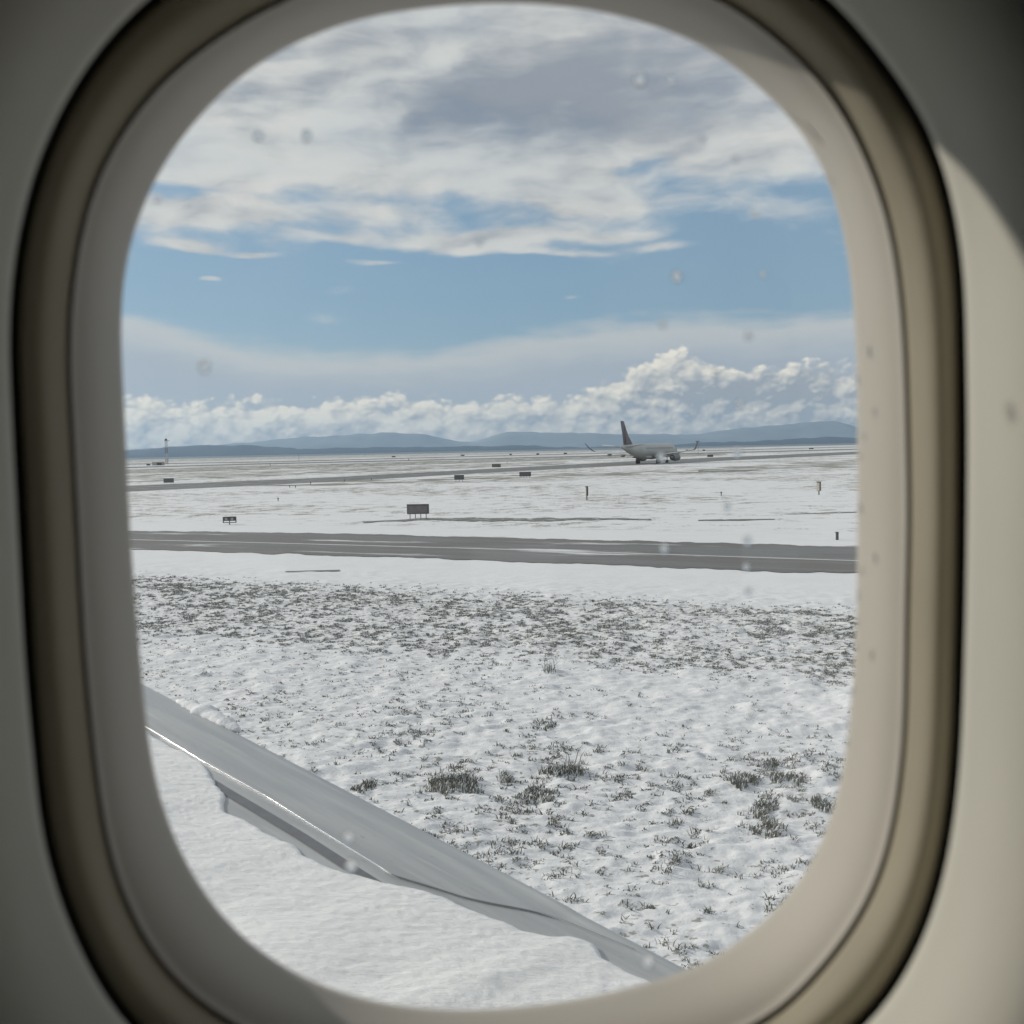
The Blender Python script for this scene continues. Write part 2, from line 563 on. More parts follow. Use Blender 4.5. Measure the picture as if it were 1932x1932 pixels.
def build_ground():
    ang = np.concatenate([np.linspace(-180, -36, 49)[:-1], np.linspace(-36, 36, 561), np.linspace(36, 180, 49)[1:]])
    ang = np.radians(ang[:-1])
    r = [1.0, 3.0, 5.0]
    while r[-1] < 42:
        r.append(r[-1] + 0.012 + r[-1] * 0.0014)
    while r[-1] < 140:
        r.append(r[-1] * 1.012)
    while r[-1] < 1650:
        r.append(r[-1] * 1.06)
    r = np.array(r)
    A, RR = np.meshgrid(ang, r)
    X, Y = RR * np.sin(A), RR * np.cos(A)
    Z = relief(X, Y) * sst(RR, 3, 5) * (1 - sst(RR, 60, 120))
    rear = (np.abs(A) > R(40))
    Z = np.where(rear, 0, Z)
    # far shore: the field ends a long way off
    V = np.stack([X, Y, Z], -1)
    o = grid('ground', V, ground_mat(), closed_u=True, flip=True)
    struct(o)
    # disc that closes the middle under the aircraft
    w = link('water', [(-40000, -40000, -1.2), (40000, -40000, -1.2), (40000, 45000, -1.2), (-40000, 45000, -1.2)], [(0, 1, 2, 3)],
             mat('sea_water', (0.05, 0.08, 0.10), 0.35, noise=(0.01, 0.2)))
    struct(w)


build_ground()


# strips of tarmac and bare grass lying on the field: real sheets, their outline read off as ground positions
def strip_mat(name, dark, dark2, snowth, scale, streak=None, rough=0.55):
    m = bpy.data.materials.new(name)
    m.use_nodes = True
    n = NT(m.node_tree)
    b = m.node_tree.nodes['Principled BSDF']
    b.inputs['Roughness'].default_value = rough
    pos = n.new('ShaderNodeNewGeometry').outputs['Position']
    x, y, z = n.sep(pos)
    if streak:                              # along / across the strip
        a = math.atan2(streak.y, streak.x)
        al = n.add(n.mul(x, math.cos(a)), n.mul(y, math.sin(a)))
        ac = n.add(n.mul(x, -math.sin(a)), n.mul(y, math.cos(a)))
        P = n.xyz(n.mul(al, 0.16), ac, 0)
    else:
        P = n.xyz(x, y, 0)
    f = n.noise(P, scale, 6, 0.62)
    base = n.mix(n.noise(P, scale * 0.6, 5, .6), dark, dark2)
    n.put(b.inputs['Base Color'], n.mix(n.mul(n.ss(f, snowth, snowth + 0.10), .85), base, (0.80, 0.82, 0.84)))
    n.put(b.inputs['Roughness'], n.ss(n.noise(P, scale * .9, 3), .35, .65, rough - .15, rough + .2))
    return m


def strip(name, top, bot, mt, z, jag=0.0, seed=0, nseg=260, ext=0.5):
    """top / bot: polylines of 1932-frame positions of its far and near edge"""
    def res(pl):
        pl = [ground(*p) for p in pl]
        xs = np.array([p.x for p in pl]); ys = np.array([p.y for p in pl])
        L = np.concatenate([[0], np.cumsum(np.hypot(np.diff(xs), np.diff(ys)))])
        # extend both ends along their direction
        e = ext * L[-1]
        x0, y0 = xs[0] - (xs[1] - xs[0]) / (L[1]) * e, ys[0] - (ys[1] - ys[0]) / (L[1]) * e
        k = L[-1] - L[-2]
        x1, y1 = xs[-1] + (xs[-1] - xs[-2]) / k * e * .6, ys[-1] + (ys[-1] - ys[-2]) / k * e * .6
        xs = np.concatenate([[x0], xs, [x1]]); ys = np.concatenate([[y0], ys, [y1]])
        L = np.concatenate([[0], np.cumsum(np.hypot(np.diff(xs), np.diff(ys)))])
        s = np.linspace(0, L[-1], nseg)
        return np.interp(s, L, xs), np.interp(s, L, ys), s
    ax, ay, s1 = res(top)
    bx, by, s2 = res(bot)
    dx, dy = ax - bx, ay - by
    w = np.hypot(dx, dy) + 1e-6
    j1 = (fbm(s1 * 0.9, s1 * 0 + 3.3, seed, 4) - .5) * jag
    j2 = (fbm(s2 * 0.9, s2 * 0 + 9.3, seed + 5, 4) - .5) * jag
    ax, ay = ax + dx / w * j1, ay + dy / w * j1
    bx, by = bx + dx / w * j2, by + dy / w * j2
    T = np.linspace(0, 1, 6)[:, None]
    V = np.stack([bx + (ax - bx) * T, by + (ay - by) * T, np.full((6, nseg), z)], -1)
    o = grid(name, V, mt, smooth=False)
    struct(o)
    return o


m_t0 = strip_mat('wet_tarmac', (0.085, 0.084, 0.081), (0.15, 0.148, 0.143), 0.57, 0.5, TD, 0.62)
m_far = strip_mat('far_tarmac', (0.10, 0.10, 0.098), (0.15, 0.148, 0.14), 0.66, 0.5)
m_gr = strip_mat('bare_turf', (0.14, 0.135, 0.095), (0.21, 0.195, 0.145), 0.50, 0.22)
m_gr2 = strip_mat('thin_turf', (0.18, 0.17, 0.13), (0.25, 0.24, 0.19), 0.47, 0.16)
m_wet = strip_mat('wet_verge', (0.09, 0.095, 0.085), (0.16, 0.16, 0.13), 0.56, 1.6)

strip('taxiway', [(248, 1002.5), (600, 1006), (928, 1014), (1270, 1023), (1612, 1032)],
      [(248, 1037.5), (600, 1047), (928, 1059), (1270, 1071.5), (1612, 1083.5)], m_t0, 0.020, 1.5, 1, 600)
mark = mat('taxi_line_paint', (0.55, 0.55, 0.53), 0.5, noise=(1.5, 0.45))
strip('taxiway', [(248, 1018.6), (480, 1024), (928, 1036.2), (1270, 1047), (1612, 1058.4)],
      [(248, 1019.7), (480, 1025.2), (928, 1037.5), (1270, 1048.4), (1612, 1059.8)], mark, 0.026, 0.06, 2, 300)
# second taxiway, the one the jet rolls on
strip('taxiway', [(242, 916.5), (600, 902), (928, 884.5), (1208, 869.5), (1619, 851.8)],
      [(242, 927.6), (600, 910.5), (928, 891.5), (1208, 877), (1619, 857)], m_far, 0.020, 1.5, 3, 400)
# strips beyond it
strip('grass', [(242, 896.5), (500, 888.5), (928, 874.5)], [(242, 911), (500, 899), (928, 881.5)], m_gr2, 0.016, 6, 4)
strip('grass', [(242, 886), (500, 878.5), (928, 867), (1200, 859)], [(242, 894), (500, 886), (928, 872.5), (1200, 864)], m_gr, 0.016, 6, 5)
strip('runway', [(242, 881), (500, 874), (928, 864.4), (1619, 846.6)], [(242, 883.3), (500, 876.2), (928, 866.2), (1619, 848.6)], m_far, 0.020, 2, 6)
strip('runway', [(242, 875), (500, 870.8), (928, 859.8), (1619, 842.5)], [(242, 876.6), (500, 872.4), (928, 861.2), (1619, 843.6)], m_far, 0.020, 2, 7)
strip('grass', [(242, 868), (500, 862.5), (928, 853.8), (1200, 848)], [(242, 873), (500, 867.4), (928, 857.6), (1200, 851)], m_gr2, 0.016, 20, 8)
strip('grass', [(1010, 895), (1300, 885), (1612, 867)], [(1010, 903), (1300, 893), (1612, 882)], m_gr2, 0.016, 3, 9)
strip('grass', [(1320, 888.2), (1400, 887), (1430, 886)], [(1320, 891), (1400, 889.6), (1430, 888)], m_wet, 0.022, 1, 10, 260, 0.02)
strip('grass', [(1470, 970.6), (1530, 968.6), (1612, 966)], [(1470, 971), (1530, 969.8), (1612, 967.6)], m_wet, 0.022, .4, 12, 200, .05)
strip('grass', [(1320, 981.5), (1400, 979.8), (1460, 979.4)], [(1320, 983.2), (1400, 982.6), (1460, 980.6)], m_wet, 0.022, .4, 13, 200, .02)
strip('grass', [(540, 1079), (640, 1077)], [(540, 1079.6), (640, 1079.2)], m_wet, 0.03, .3, 14, 120, .02)
# wet verge behind the near taxiway
strip('grass', [(690, 984), (790, 979), (930, 977.8), (1130, 977.2), (1225, 979.6)], [(690, 985.6), (790, 982.6), (930, 983.4), (1130, 982), (1225, 981.2)], m_wet, 0.022, 2.2, 11, 400, 0.01)

# ------------------------------------------------------------------ far hills
def hills(name, prof, dist, depth, mt, seed):
    xs = np.array([p[0] for p in prof], float)
    hy = 848 - (xs - 966) * 0.0204
    hh = (hy - np.array([p[1] for p in prof], float)) / F * dist + CAMZ
    wx = (xs - 966) / F * dist
    X = np.linspace(wx[0], wx[-1], 420)
    H = np.interp(X, wx, hh)
    H = np.convolve(np.pad(H, 2, mode='edge'), np.ones(5) / 5, 'valid')
    H = H * (1 + 0.05 * (fbm(X / dist * 60, X * 0, seed, 5) - .5)) + hh.max() * .11 * (fbm(X / dist * 90, X * 0 + 4, seed + 3, 5) - .5)
    rows = []
    for (t, k) in ((-.5, 0), (-.42, .22), (-.3, .5), (-.15, .8), (0, 1), (.2, .75), (.5, 0)):
        nz = fbm(X / dist * 30, X * 0 + t * 9, seed + 9, 4) - .5
        rows.append(np.stack([X, dist + depth * (t + .12 * nz * (0 < k < 1)), np.maximum(H * k * (1 + .3 * nz * (0 < k < 1)), 0) - (3 if k == 0 else 0)], -1))
    o = grid(name, np.array(rows), mt)
    struct(o)
    return o


m_hill = mat('wooded_hill', (0.016, 0.045, 0.080), 0.9, noise=(0.002, 0.3))  # blue of the distance haze is put into the wooded colour
near_ridge = [(-900, 846), (-400, 850), (60, 858), (240, 851), (274, 847.5), (312, 844), (357, 841), (418, 839), (463, 840), (520, 844), (561, 846), (614, 846), (671, 845), (727, 844), (803, 843),
              (928, 841), (1004, 841), (1053, 843.5), (1120, 843.5), (1200, 842), (1268, 840), (1306, 836), (1419, 832.5), (1495, 828.7), (1570, 824), (1640, 827), (1800, 818), (2200, 814), (2900, 822)]
far_ridge = [(-900, 835), (-400, 842), (240, 848), (420, 838), (470, 834), (520, 829), (560, 825), (620, 823), (660, 821), (700, 818), (739, 816.6), (790, 818.5), (830, 825), (878, 837), (928, 827),
             (947, 817), (975, 812), (1023, 815), (1120, 818), (1230, 819), (1306, 819), (1363, 813), (1400, 810), (1449, 804), (1495, 800), (1532, 796.6), (1566, 793), (1589, 797), (1640, 812), (1800, 800), (2300, 806), (2900, 815)]
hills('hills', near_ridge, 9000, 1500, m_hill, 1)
m_mount = mat('haze_paled_snow_mountain', (0.22, 0.27, 0.305), 0.9, noise=(0.0016, 0.4))  # pale base colour lays distance haze over the snow-dusted tone
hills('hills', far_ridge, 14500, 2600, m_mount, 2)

# haze: still air between here and the hills
hz = MB().box((0, 6900, 215), (34000, 19000, 434)).obj('haze', None)
hz.data.materials.clear()
hm = bpy.data.materials.new('haze_air')
hm.use_nodes = True
hm.node_tree.nodes.clear()
hn = NT(hm.node_tree)
ho = hn.new('ShaderNodeOutputMaterial')
hv = hn.new('ShaderNodeVolumePrincipled')
hv.inputs['Color'].default_value = (0.45, 0.70, 1.0, 1)
hv.inputs['Density'].default_value = 4.6e-5
hv.inputs['Anisotropy'].default_value = 0.35
hn.l.new(hv.outputs[0], ho.inputs['Volume'])
hz.data.materials.append(hm)
struct(hz, 'stuff')


# ------------------------------------------------------------------ grass
def grass_mat(name, a, b_):
    m = bpy.data.materials.new(name)
    m.use_nodes = True
    n = NT(m.node_tree)
    b = m.node_tree.nodes['Principled BSDF']
    b.inputs['Roughness'].default_value = 0.7
    b.inputs['Specular IOR Level'].default_value = 0.2
    pos = n.new('ShaderNodeNewGeometry').outputs['Position']
    n.put(b.inputs['Base Color'], n.mix(n.ss(n.noise(pos, 2.5, 4), .35, .65), a, b_))
    return m


M['grass'] = grass_mat('grass_blades', (0.085, 0.096, 0.070), (0.15, 0.142, 0.100))
M['frost'] = grass_mat('snowed_blades', (0.62, 0.64, 0.65), (0.75, 0.76, 0.78))


def blades(px, py, pz, hgt, rng, lean=0.5, width=0.007):
    """numpy arrays of root positions and heights -> verts, faces of bent tapered blades"""
    N = len(px)
    a = rng.uniform(0, 2 * math.pi, N)
    wx, wy = np.cos(a) * width, np.sin(a) * width
    la = rng.uniform(0, 2 * math.pi, N)
    ln = hgt * lean * rng.uniform(0.2, 1.3, N)
    lx, ly = np.cos(la) * ln + 0.15 * hgt, np.sin(la) * ln
    v = np.empty((N, 5, 3))
    v[:, 0] = np.stack([px - wx, py - wy, pz], -1)
    v[:, 1] = np.stack([px + wx, py + wy, pz], -1)
    v[:, 2] = np.stack([px + wx * .8 + lx * .35, py + wy * .8 + ly * .35, pz + hgt * .6], -1)
    v[:, 3] = np.stack([px - wx * .8 + lx * .35, py - wy * .8 + ly * .35, pz + hgt * .6], -1)
    v[:, 4] = np.stack([px + lx, py + ly, pz + hgt * rng.uniform(.75, 1.0, N)], -1)
    k = np.arange(N)[:, None] * 5
    q = k + np.array([0, 1, 2, 3])
    t = k + np.array([3, 2, 4])
    return v.reshape(-1, 3), q, t


def blade_obj(name, v, q, t, parent=None, frost=0.3, seed=0):
    me = bpy.data.meshes.new(name)
    faces = [tuple(i) for i in q.tolist()] + [tuple(i) for i in t.tolist()]
    me.from_pydata(v.tolist(), [], faces)
    rg = np.random.default_rng(seed)
    w = (rg.uniform(0, 1, len(q)) < frost).astype(np.int32)
    return fin(name, me, None, parent, False, [M['grass'], M['frost']], np.concatenate([w, w]))


def build_grass():
    rng = np.random.default_rng(5)
    N = 950000
    y = np.sqrt(6.5 ** 2 + (40 ** 2 - 6.5 ** 2) * rng.uniform(0, 1, N))
    x = rng.uniform(-1, 1, N) * (0.52 * y + 2.5)
    t = tdist(x, y)
    band = sst(t, 6.5, 8.5) * (1 - sst(t, 14.5, 16.5))
    clear = sst(t, 14.5, 16.0) * (1 - sst(t, 18.5, 20.5)) * sst(x, -2.5, 1.5)
    patch = fbm(x * 0.30, y * 0.30, 71, 3)
    lumps = .28 * fbm(x * 1.3, y * 1.3, 11, 2) + .72 * fbm(x * 6.5, y * 6.5, 13, 2)
    nearf = 1 - sst(y, 11, 19)
    p = 0.26 + 0.58 * band + 0.20 * nearf
    p = p * (1 - 0.85 * clear) * sst(t, 6, 8.5) * (0.40 + 0.60 * sst(patch + band * .2 + nearf * .15, 0.34, 0.62))
    p = p * sst(lumps, 0.51, 0.66)
    keep = rng.uniform(0, 1, N) < p
    x, y = x[keep], y[keep]
    n = len(x)
    nb = rng.integers(4, 10, n)
    idx = np.repeat(np.arange(n), nb)
    sz = ((0.42 + 0.85 * rng.uniform(0, 1, n) ** 2.5) * (0.85 + .3 * nearf[keep]))[idx]
    bx = x[idx] + rng.normal(0, 0.024, len(idx)) * sz + 0.03
    by = y[idx] + rng.normal(0, 0.014, len(idx)) * sz - 0.01
    bz = relief(bx, by) - 0.010
    hg = rng.uniform(0.022, 0.066, len(idx)) * sz
    wid = 0.0042 + 0.00020 * y[idx]
    v, q, tt = blades(bx, by, bz, hg, rng, 1.1, wid)
    o = blade_obj('grass', v, q, tt, frost=0.30, seed=1)
    struct(o, 'stuff')
    print('tufts', n, 'blades', len(idx))


build_grass()

CL = [  # x, y, width px, depth m, blades, height, label
    (862, 1478, 128, .45, 900, .13, 'widest dark grass clump poking through snow right beyond the wing edge'),
    (1060, 1452, 88, .28, 420, .16, 'tall bristling grass clump with long arching stalks in the snow'),
    (1018, 1492, 84, .34, 420, .10, 'low frosted grass clump just in front of the tall bristling one'),
    (950, 1464, 50, .22, 170, .10, 'small frosted grass clump touching the right of the widest clump'),
    (690, 1481, 52, .22, 170, .10, 'dark grass clump close above the wing leading edge'),
    (1025, 1366, 52, .25, 170, .09, 'tan straw coloured grass clump standing alone in mid snow field'),
    (1040, 1262, 34, .25, 60, .22, 'thin dry weed with sparse bent stalks in smooth snow'),
    (1406, 1472, 74, .34, 420, .13, 'dense brown green grass clump left in the cluster by the window edge'),
    (1488, 1466, 78, .25, 280, .11, 'wide flat grass clump right of the dense brown green one'),
    (1452, 1526, 88, .34, 380, .10, 'ragged frosted grass clump between the dense clump and the lowest clump'),
    (1450, 1564, 84, .24, 330, .12, 'brown grass clump lowest of the cluster by the right window edge'),
    (1556, 1516, 44, .24, 230, .13, 'grass clump half cut off by the right window edge'),
    (1440, 1435, 74, .22, 210, .09, 'thin grass clump highest of the cluster by the right window edge'),
]
for i, (X, Y, wpx, dp, nbl, h, lab) in enumerate(CL):
    c = ground(X, Y + 8)
    wm = wpx / F * c.y * 0.5
    rg = np.random.default_rng(100 + i)
    rr = np.sqrt(rg.uniform(0, 1, nbl)); aa = rg.uniform(0, 2 * math.pi, nbl)
    # a lumpy outline: several sub-tufts
    sub = rg.integers(0, 9, nbl)
    sa, sr = rg.uniform(0, 2 * math.pi, 9), np.sqrt(rg.uniform(0.05, 1, 9)) * .75
    bx = (np.cos(sa[sub]) * sr[sub] + np.cos(aa) * rr * .36) * wm
    by = (np.sin(sa[sub]) * sr[sub] + np.sin(aa) * rr * .36) * dp
    bz = relief(bx + c.x, by + c.y) - .012
    hg = h * rg.uniform(.35, .9, nbl)
    v, q, t = blades(bx, by, bz, hg, rg, 0.55, 0.0075)
    if i in (1, 6, 5):      # long stalks
        m_ = 10
        sx, sy = rg.uniform(-.8, .8, m_) * wm, rg.uniform(-.5, .5, m_) * dp
        v2, q2, t2 = blades(sx, sy, relief(sx + c.x, sy + c.y), h * rg.uniform(1.4, 2.4, m_), rg, 0.6, 0.005)
        q = np.concatenate([q, q2 + len(v)]); t = np.concatenate([t, t2 + len(v)]); v = np.concatenate([v, v2])
    o = blade_obj('grass_clump', v, q, t, frost=0.45 if 'frosted' in lab else 0.32, seed=i)
    o.location = (c.x, c.y, 0)
    tag(o, lab, 'grass clump', 'larger grass clumps in the snow')


# ------------------------------------------------------------------ signs, lights and other airfield furniture
def taxi_sign(Xc, Ybase, w, h, leg, nleg, body, face, label, rz=0.0):
    p = ground(Xc, Ybase)
    r = empty('taxiway_sign', p, label, 'sign', 'signs on the airfield', rz)
    d = 0.16
    zc = leg + h / 2
    MB().bbox((0, 0, zc), (w, d, h), 0.025).obj('housing', body, r)
    MB().box((0, -d / 2 - 0.002, zc), (w * 0.86, 0.012, h * 0.74)).obj('panel', face, r)
    MB().box((0, 0, zc + h / 2 + 0.012), (w * 1.01, d + 0.03, 0.024)).obj('cap', M['dark'], r)
    for k in range(nleg):
        xx = (-0.5 + (k + 0.5) / nleg) * w * (0.98 if nleg > 2 else .8)
        MB().tube((xx, 0, -0.05), (xx, 0, leg), 0.024).obj('leg', M['leg'], r)
    return r


taxi_sign(789, 978.6, 1.32, 0.56, 0.28, 4, M['signback'], M['signface'], 'large four legged taxiway sign, plum grey, nearest on the snow', R(-4))
taxi_sign(866.5, 910, 1.24, 0.56, 0.34, 3, M['signdark'], M['signdark'], 'dark blue grey three legged sign, left of the pair before the far taxiway', R(3))
taxi_sign(991, 902, 1.62, 0.62, 0.22, 4, M['signdark'], M['signdark'], 'dark green grey sign, right of the pair before the far taxiway', R(3))
taxi_sign(318.5, 912, 1.5, 0.62, 0.10, 2, M['signdark'], M['signdark'], 'low dark sign at far left, in front of the mast and shed', R(2))
taxi_sign(936.5, 882.4, 2.0, 0.72, 0.10, 2, M['olive'], M['olive'], 'olive brown low sign just beyond the far taxiway', R(4))
taxi_sign(1340, 862.6, 2.0, 0.75, 0.08, 2, M['dark'], M['dark'], 'small black sign to the right of the taxiing jet', R(0))
for (X, Y, w, lab) in ((742.7, 863.2, 2.6, 'tiny dark sign far off, left of the two below the gap between hills'), (873, 860.6, 2.6, 'tiny dark sign far off, right of the two below the gap between hills'),
                       (963.5, 859.0, 1.6, 'tiny dark far sign, left of three in a row left of the jet'), (1014.5, 858.3, 1.8, 'tiny dark far sign, middle of three in a row left of the jet'),
                       (1066.6, 857.2, 2.2, 'tiny dark far sign nearest to the jet left wing tip'), (1530.7, 847.8, 3.0, 'tiny dark far sign near the right edge below the mountain'),
                       (1296, 851, 1.8, 'tiny dark far sign left of the windsock pole'), (1328, 851, 1.9, 'tiny dark far sign right of the windsock pole')):
    taxi_sign(X, Y, w, 0.85, 0.15, 2, M['dark'], M['signdark'], lab)

# runway guard light: black box with two lamps in a U frame on one post
p = ground(433.5, 990)
r = empty('guard_light', p, 'black box with two round lamps in a square frame on one post', 'guard light')
MB().bbox((0, 0, .345), (.68, .16, .24), .02).obj('lamp_box', M['dark'], r)
for sx in (-.17, .17):
    t = MB().tube((sx, -.082, .345), (sx, -.10, .345), .085, .085, 18)
    ln = t.obj('lamp', M['lens'], r)
    MB().loft([[(sx + .10 * math.cos(a), -.082, .345 + .10 * math.sin(a)) for a in [k * math.pi / 8 for k in range(9)]] + [(sx + .095 * math.cos(a), -.082, .345 + .095 * math.sin(a)) for a in [k * math.pi / 8 for k in range(8, -1, -1)]],
               [(sx + .10 * math.cos(a), -.17, .345 + .10 * math.sin(a)) for a in [k * math.pi / 8 for k in range(9)]] + [(sx + .095 * math.cos(a), -.17, .345 + .095 * math.sin(a)) for a in [k * math.pi / 8 for k in range(8, -1, -1)]]]).obj('visor', M['dark'], ln)
fr = MB()
fr.box((-.365, 0, .285), (.05, .06, .35)); fr.box((.365, 0, .285), (.05, .06, .35)); fr.box((0, 0, .13), (.68, .05, .04))
fr.obj('frame', M['dark'], r)
MB().tube((0, -.03, -.1), (0, -.03, .222), .03).obj('post', M['leg'], r)

# marker cabinets on posts
def cabinet(X, Y, hpx, wbox, dbox, boxh, rz, side, label):
    p = ground(X, Y)
    H = hpx / F * p.y
    r = empty('marker_cabinet', p, label, 'cabinet', None, rz)
    MB().bbox((0, 0, H - boxh / 2), (wbox, dbox, boxh), .015).obj('cabinet_body', M['dark'] if not side else M['signdark'], r)
    MB().box((-wbox / 2 - .004, 0, H - boxh / 2 - .02), (.012, dbox * .86, boxh * .9)).obj('sunlit_side_face', M['sunlit_cream'], r)  # left face painted pale for the sun falling on it
    MB().bbox((0, 0, H + .012), (wbox + .03, dbox + .03, .03), .008).obj('cap', M['dark'], r)
    MB().tube((0, 0, -.1), (0, 0, H - boxh), .05).obj('post', M['leg'], r)
    return r


cabinet(1107.3, 944, 26, .17, .20, .70, R(24), 0, 'slim dark cabinet on a grey post standing left of the other one')
cabinet(1545, 933.6, 24.5, .22, .26, .70, R(44), 0, 'dark cabinet, left side coloured as sunlit, on a post near the right window edge')
p = ground(1579.5, 1018.6)
r = empty('bollard', p, 'short dark bollard beside the near taxiway at far right', 'bollard')
MB().bbox((0, 0, .13), (.10, .10, .36), .01).obj('body', M['dark'], r)
MB().bbox((-.015, 0, .322), (.15, .12, .02), .006).obj('cap', M['dark'], r)

# little edge lights: stem, head
for (X, Y, hm_, lab) in ((586, 915.5, .45, 'small edge light left of the middle, beside the far taxiway'), (546.7, 920.5, .32, 'small edge light, left of two close together in the snow'),
                      (557.6, 921, .30, 'small edge light, right of two close together in the snow'), (649.8, 909.5, .35, 'small edge light next to the right of the leaning tall one'),
                      (701, 906.5, .3, 'small edge light standing farthest along the taxiway edge'), (524.8, 945.5, .3, 'lone little marker stub in the snow above the guard light'),
                      (1360.8, 935.5, .33, 'lone little marker stub between the two cabinets'), (956.7, 874, .85, 'pale headed light post just beyond the olive sign'),
                      (771, 869.5, .9, 'dark light post far off in the centre left'), (509.7, 879.5, .9, 'dark light post far off between mast and centre')):
    p = ground(X, Y)
    r = empty('edge_light', p, lab, 'edge light', 'edge lights on the airfield')
    k = max(1.0, p.y / 160)
    MB().tube((0, 0, -.05), (0, 0, hm_ * .6), .035 * k).obj('stem', M['leg'], r)
    MB().tube((0, 0, hm_ * .6), (0, 0, hm_), .07 * k, .045 * k).obj('lamp_head', M['mastwhite'] if 'pale' in lab else M['dark'], r)
p = ground(564, 870)
r = empty('pole', p, 'thin lone pole far off in front of the low hills', 'pole')
MB().tube((0, 0, -.2), (0, 0, 4.7), .10, .06).obj('shaft', M['leg'], r)
MB().tube((0, 0, 4.7), (0, 0, 4.95), .12, .05).obj('lamp_head', M['mastwhite'], r)

# lattice mast
p = ground(315, 876)
H = 49 / F * p.y
r = empty('lattice_mast', p, 'tall lattice mast with banded paint and a top platform at far left', 'mast')
ns, wb = 9, 0.50
for k in range(ns):
    z0, z1 = H * .93 * k / ns, H * .93 * (k + 1) / ns
    b = MB()
    cs = [(-wb, -wb), (wb, -wb), (wb, wb), (-wb, wb)]
    for i in range(4):
        a, c = cs[i], cs[(i + 1) % 4]
        b.tube((a[0], a[1], z0), (a[0], a[1], z1), .07, nn=6)
        b.tube((a[0], a[1], z0), (c[0], c[1], z1), .05, nn=5)
        b.tube((a[0], a[1], z1), (c[0], c[1], z1), .04, nn=5)
    b.obj('mast_section', M['mastband'] if k in (0, 1, 4, 5) else M['mastpale'], r)
MB().bbox((.45, 0, H * .90), (2.4, 1.4, .22), .04).obj('platform', M['dark'], r)
MB().bbox((0, 0, H * .95), (.9, .9, H * .06), .05).obj('equipment_box', M['dark'], r)
MB().tube((0, 0, H * .97), (0, 0, H * 1.02), .05).obj('rod', M['dark'], r)

# shed and cabinet by the mast
p = ground(299, 878)
r = empty('equipment_shed', p, 'pale low equipment shed with a dark opening beside the mast', 'shed')
MB().box((0, 0, .72), (4.8, 3.0, 1.44)).obj('wall', M['concrete'], r)
MB().bbox((0, 0, 1.53), (5.2, 3.4, .16), .04).obj('roof', M['mastwhite'], r)
MB().box((.9, -1.51, .62), (2.2, .03, 1.1)).obj('opening_shade', M['dark'], r)  # dark sheet painted in for the shade inside the opening
p = ground(280, 878.4)
r = empty('equipment_box', p, 'small dark box on the snow left of the pale shed', 'box')
MB().bbox((0, 0, .4), (1.5, 1.1, .8), .06).obj('body', M['signdark'], r)
MB().bbox((0, 0, .84), (1.6, 1.2, .07), .02).obj('lid', M['dark'], r)

# windsock
p = ground(1317.5, 855.3)
r = empty('windsock', p, 'red and white striped windsock behind the jet right winglet', 'windsock')
MB().tube((0, 0, -.2), (0, 0, 6.3), .09, .06).obj('pole', M['leg'], r)
k = MB()
for i in range(5):
    x0, x1 = -1.2 + i * .48, -1.2 + (i + 1) * .48
    ra, rb = .36 - .035 * i, .36 - .035 * (i + 1)
    MB().tube((x0, 0, 6.15 - .04 * i), (x1, 0, 6.15 - .04 * (i + 1)), ra, rb, 14).obj('sock_band', M['red'] if i % 2 == 0 else M['white'], r)

# far thicket on the shore
rg = np.random.default_rng(8)
c = ground(1476, 838.9)
nn_ = 900
bx = rg.normal(0, 7.5, nn_); by = rg.uniform(-3, 3, nn_); bz = rg.uniform(0, 2.4, nn_) * np.exp(-(bx / 13) ** 2)
v, q, t = blades(bx, by, bz, rg.uniform(.5, 1.2, nn_), rg, .8, .18)
o = blade_obj('thicket', v, q, t, frost=0, seed=3)
o.location = (c.x, c.y, 0)
tag(o, 'low dark thicket on the far shore below the right hand mountain', 'bushes')
struct(o, 'stuff')


# ------------------------------------------------------------------ taxiing regional jet
def airfoil_ring(xle, chord, y, z, tc, nn=14, twist=0.0):
    """closed ring, nose at +x"""
    pts = []
    for k in range(nn):
        a = 2 * math.pi * k / nn
        cx = 0.5 * (1 + math.cos(a))          # 1 nose, 0 tail
        th = tc * chord * (1.4 * math.sqrt(max(1 - cx, 0)) * cx ** .9 + 0.003)
        zz = th * (1 if math.sin(a) >= 0 else -.75)
        pts.append((xle - chord * (1 - cx), y, z + zz))
    return pts


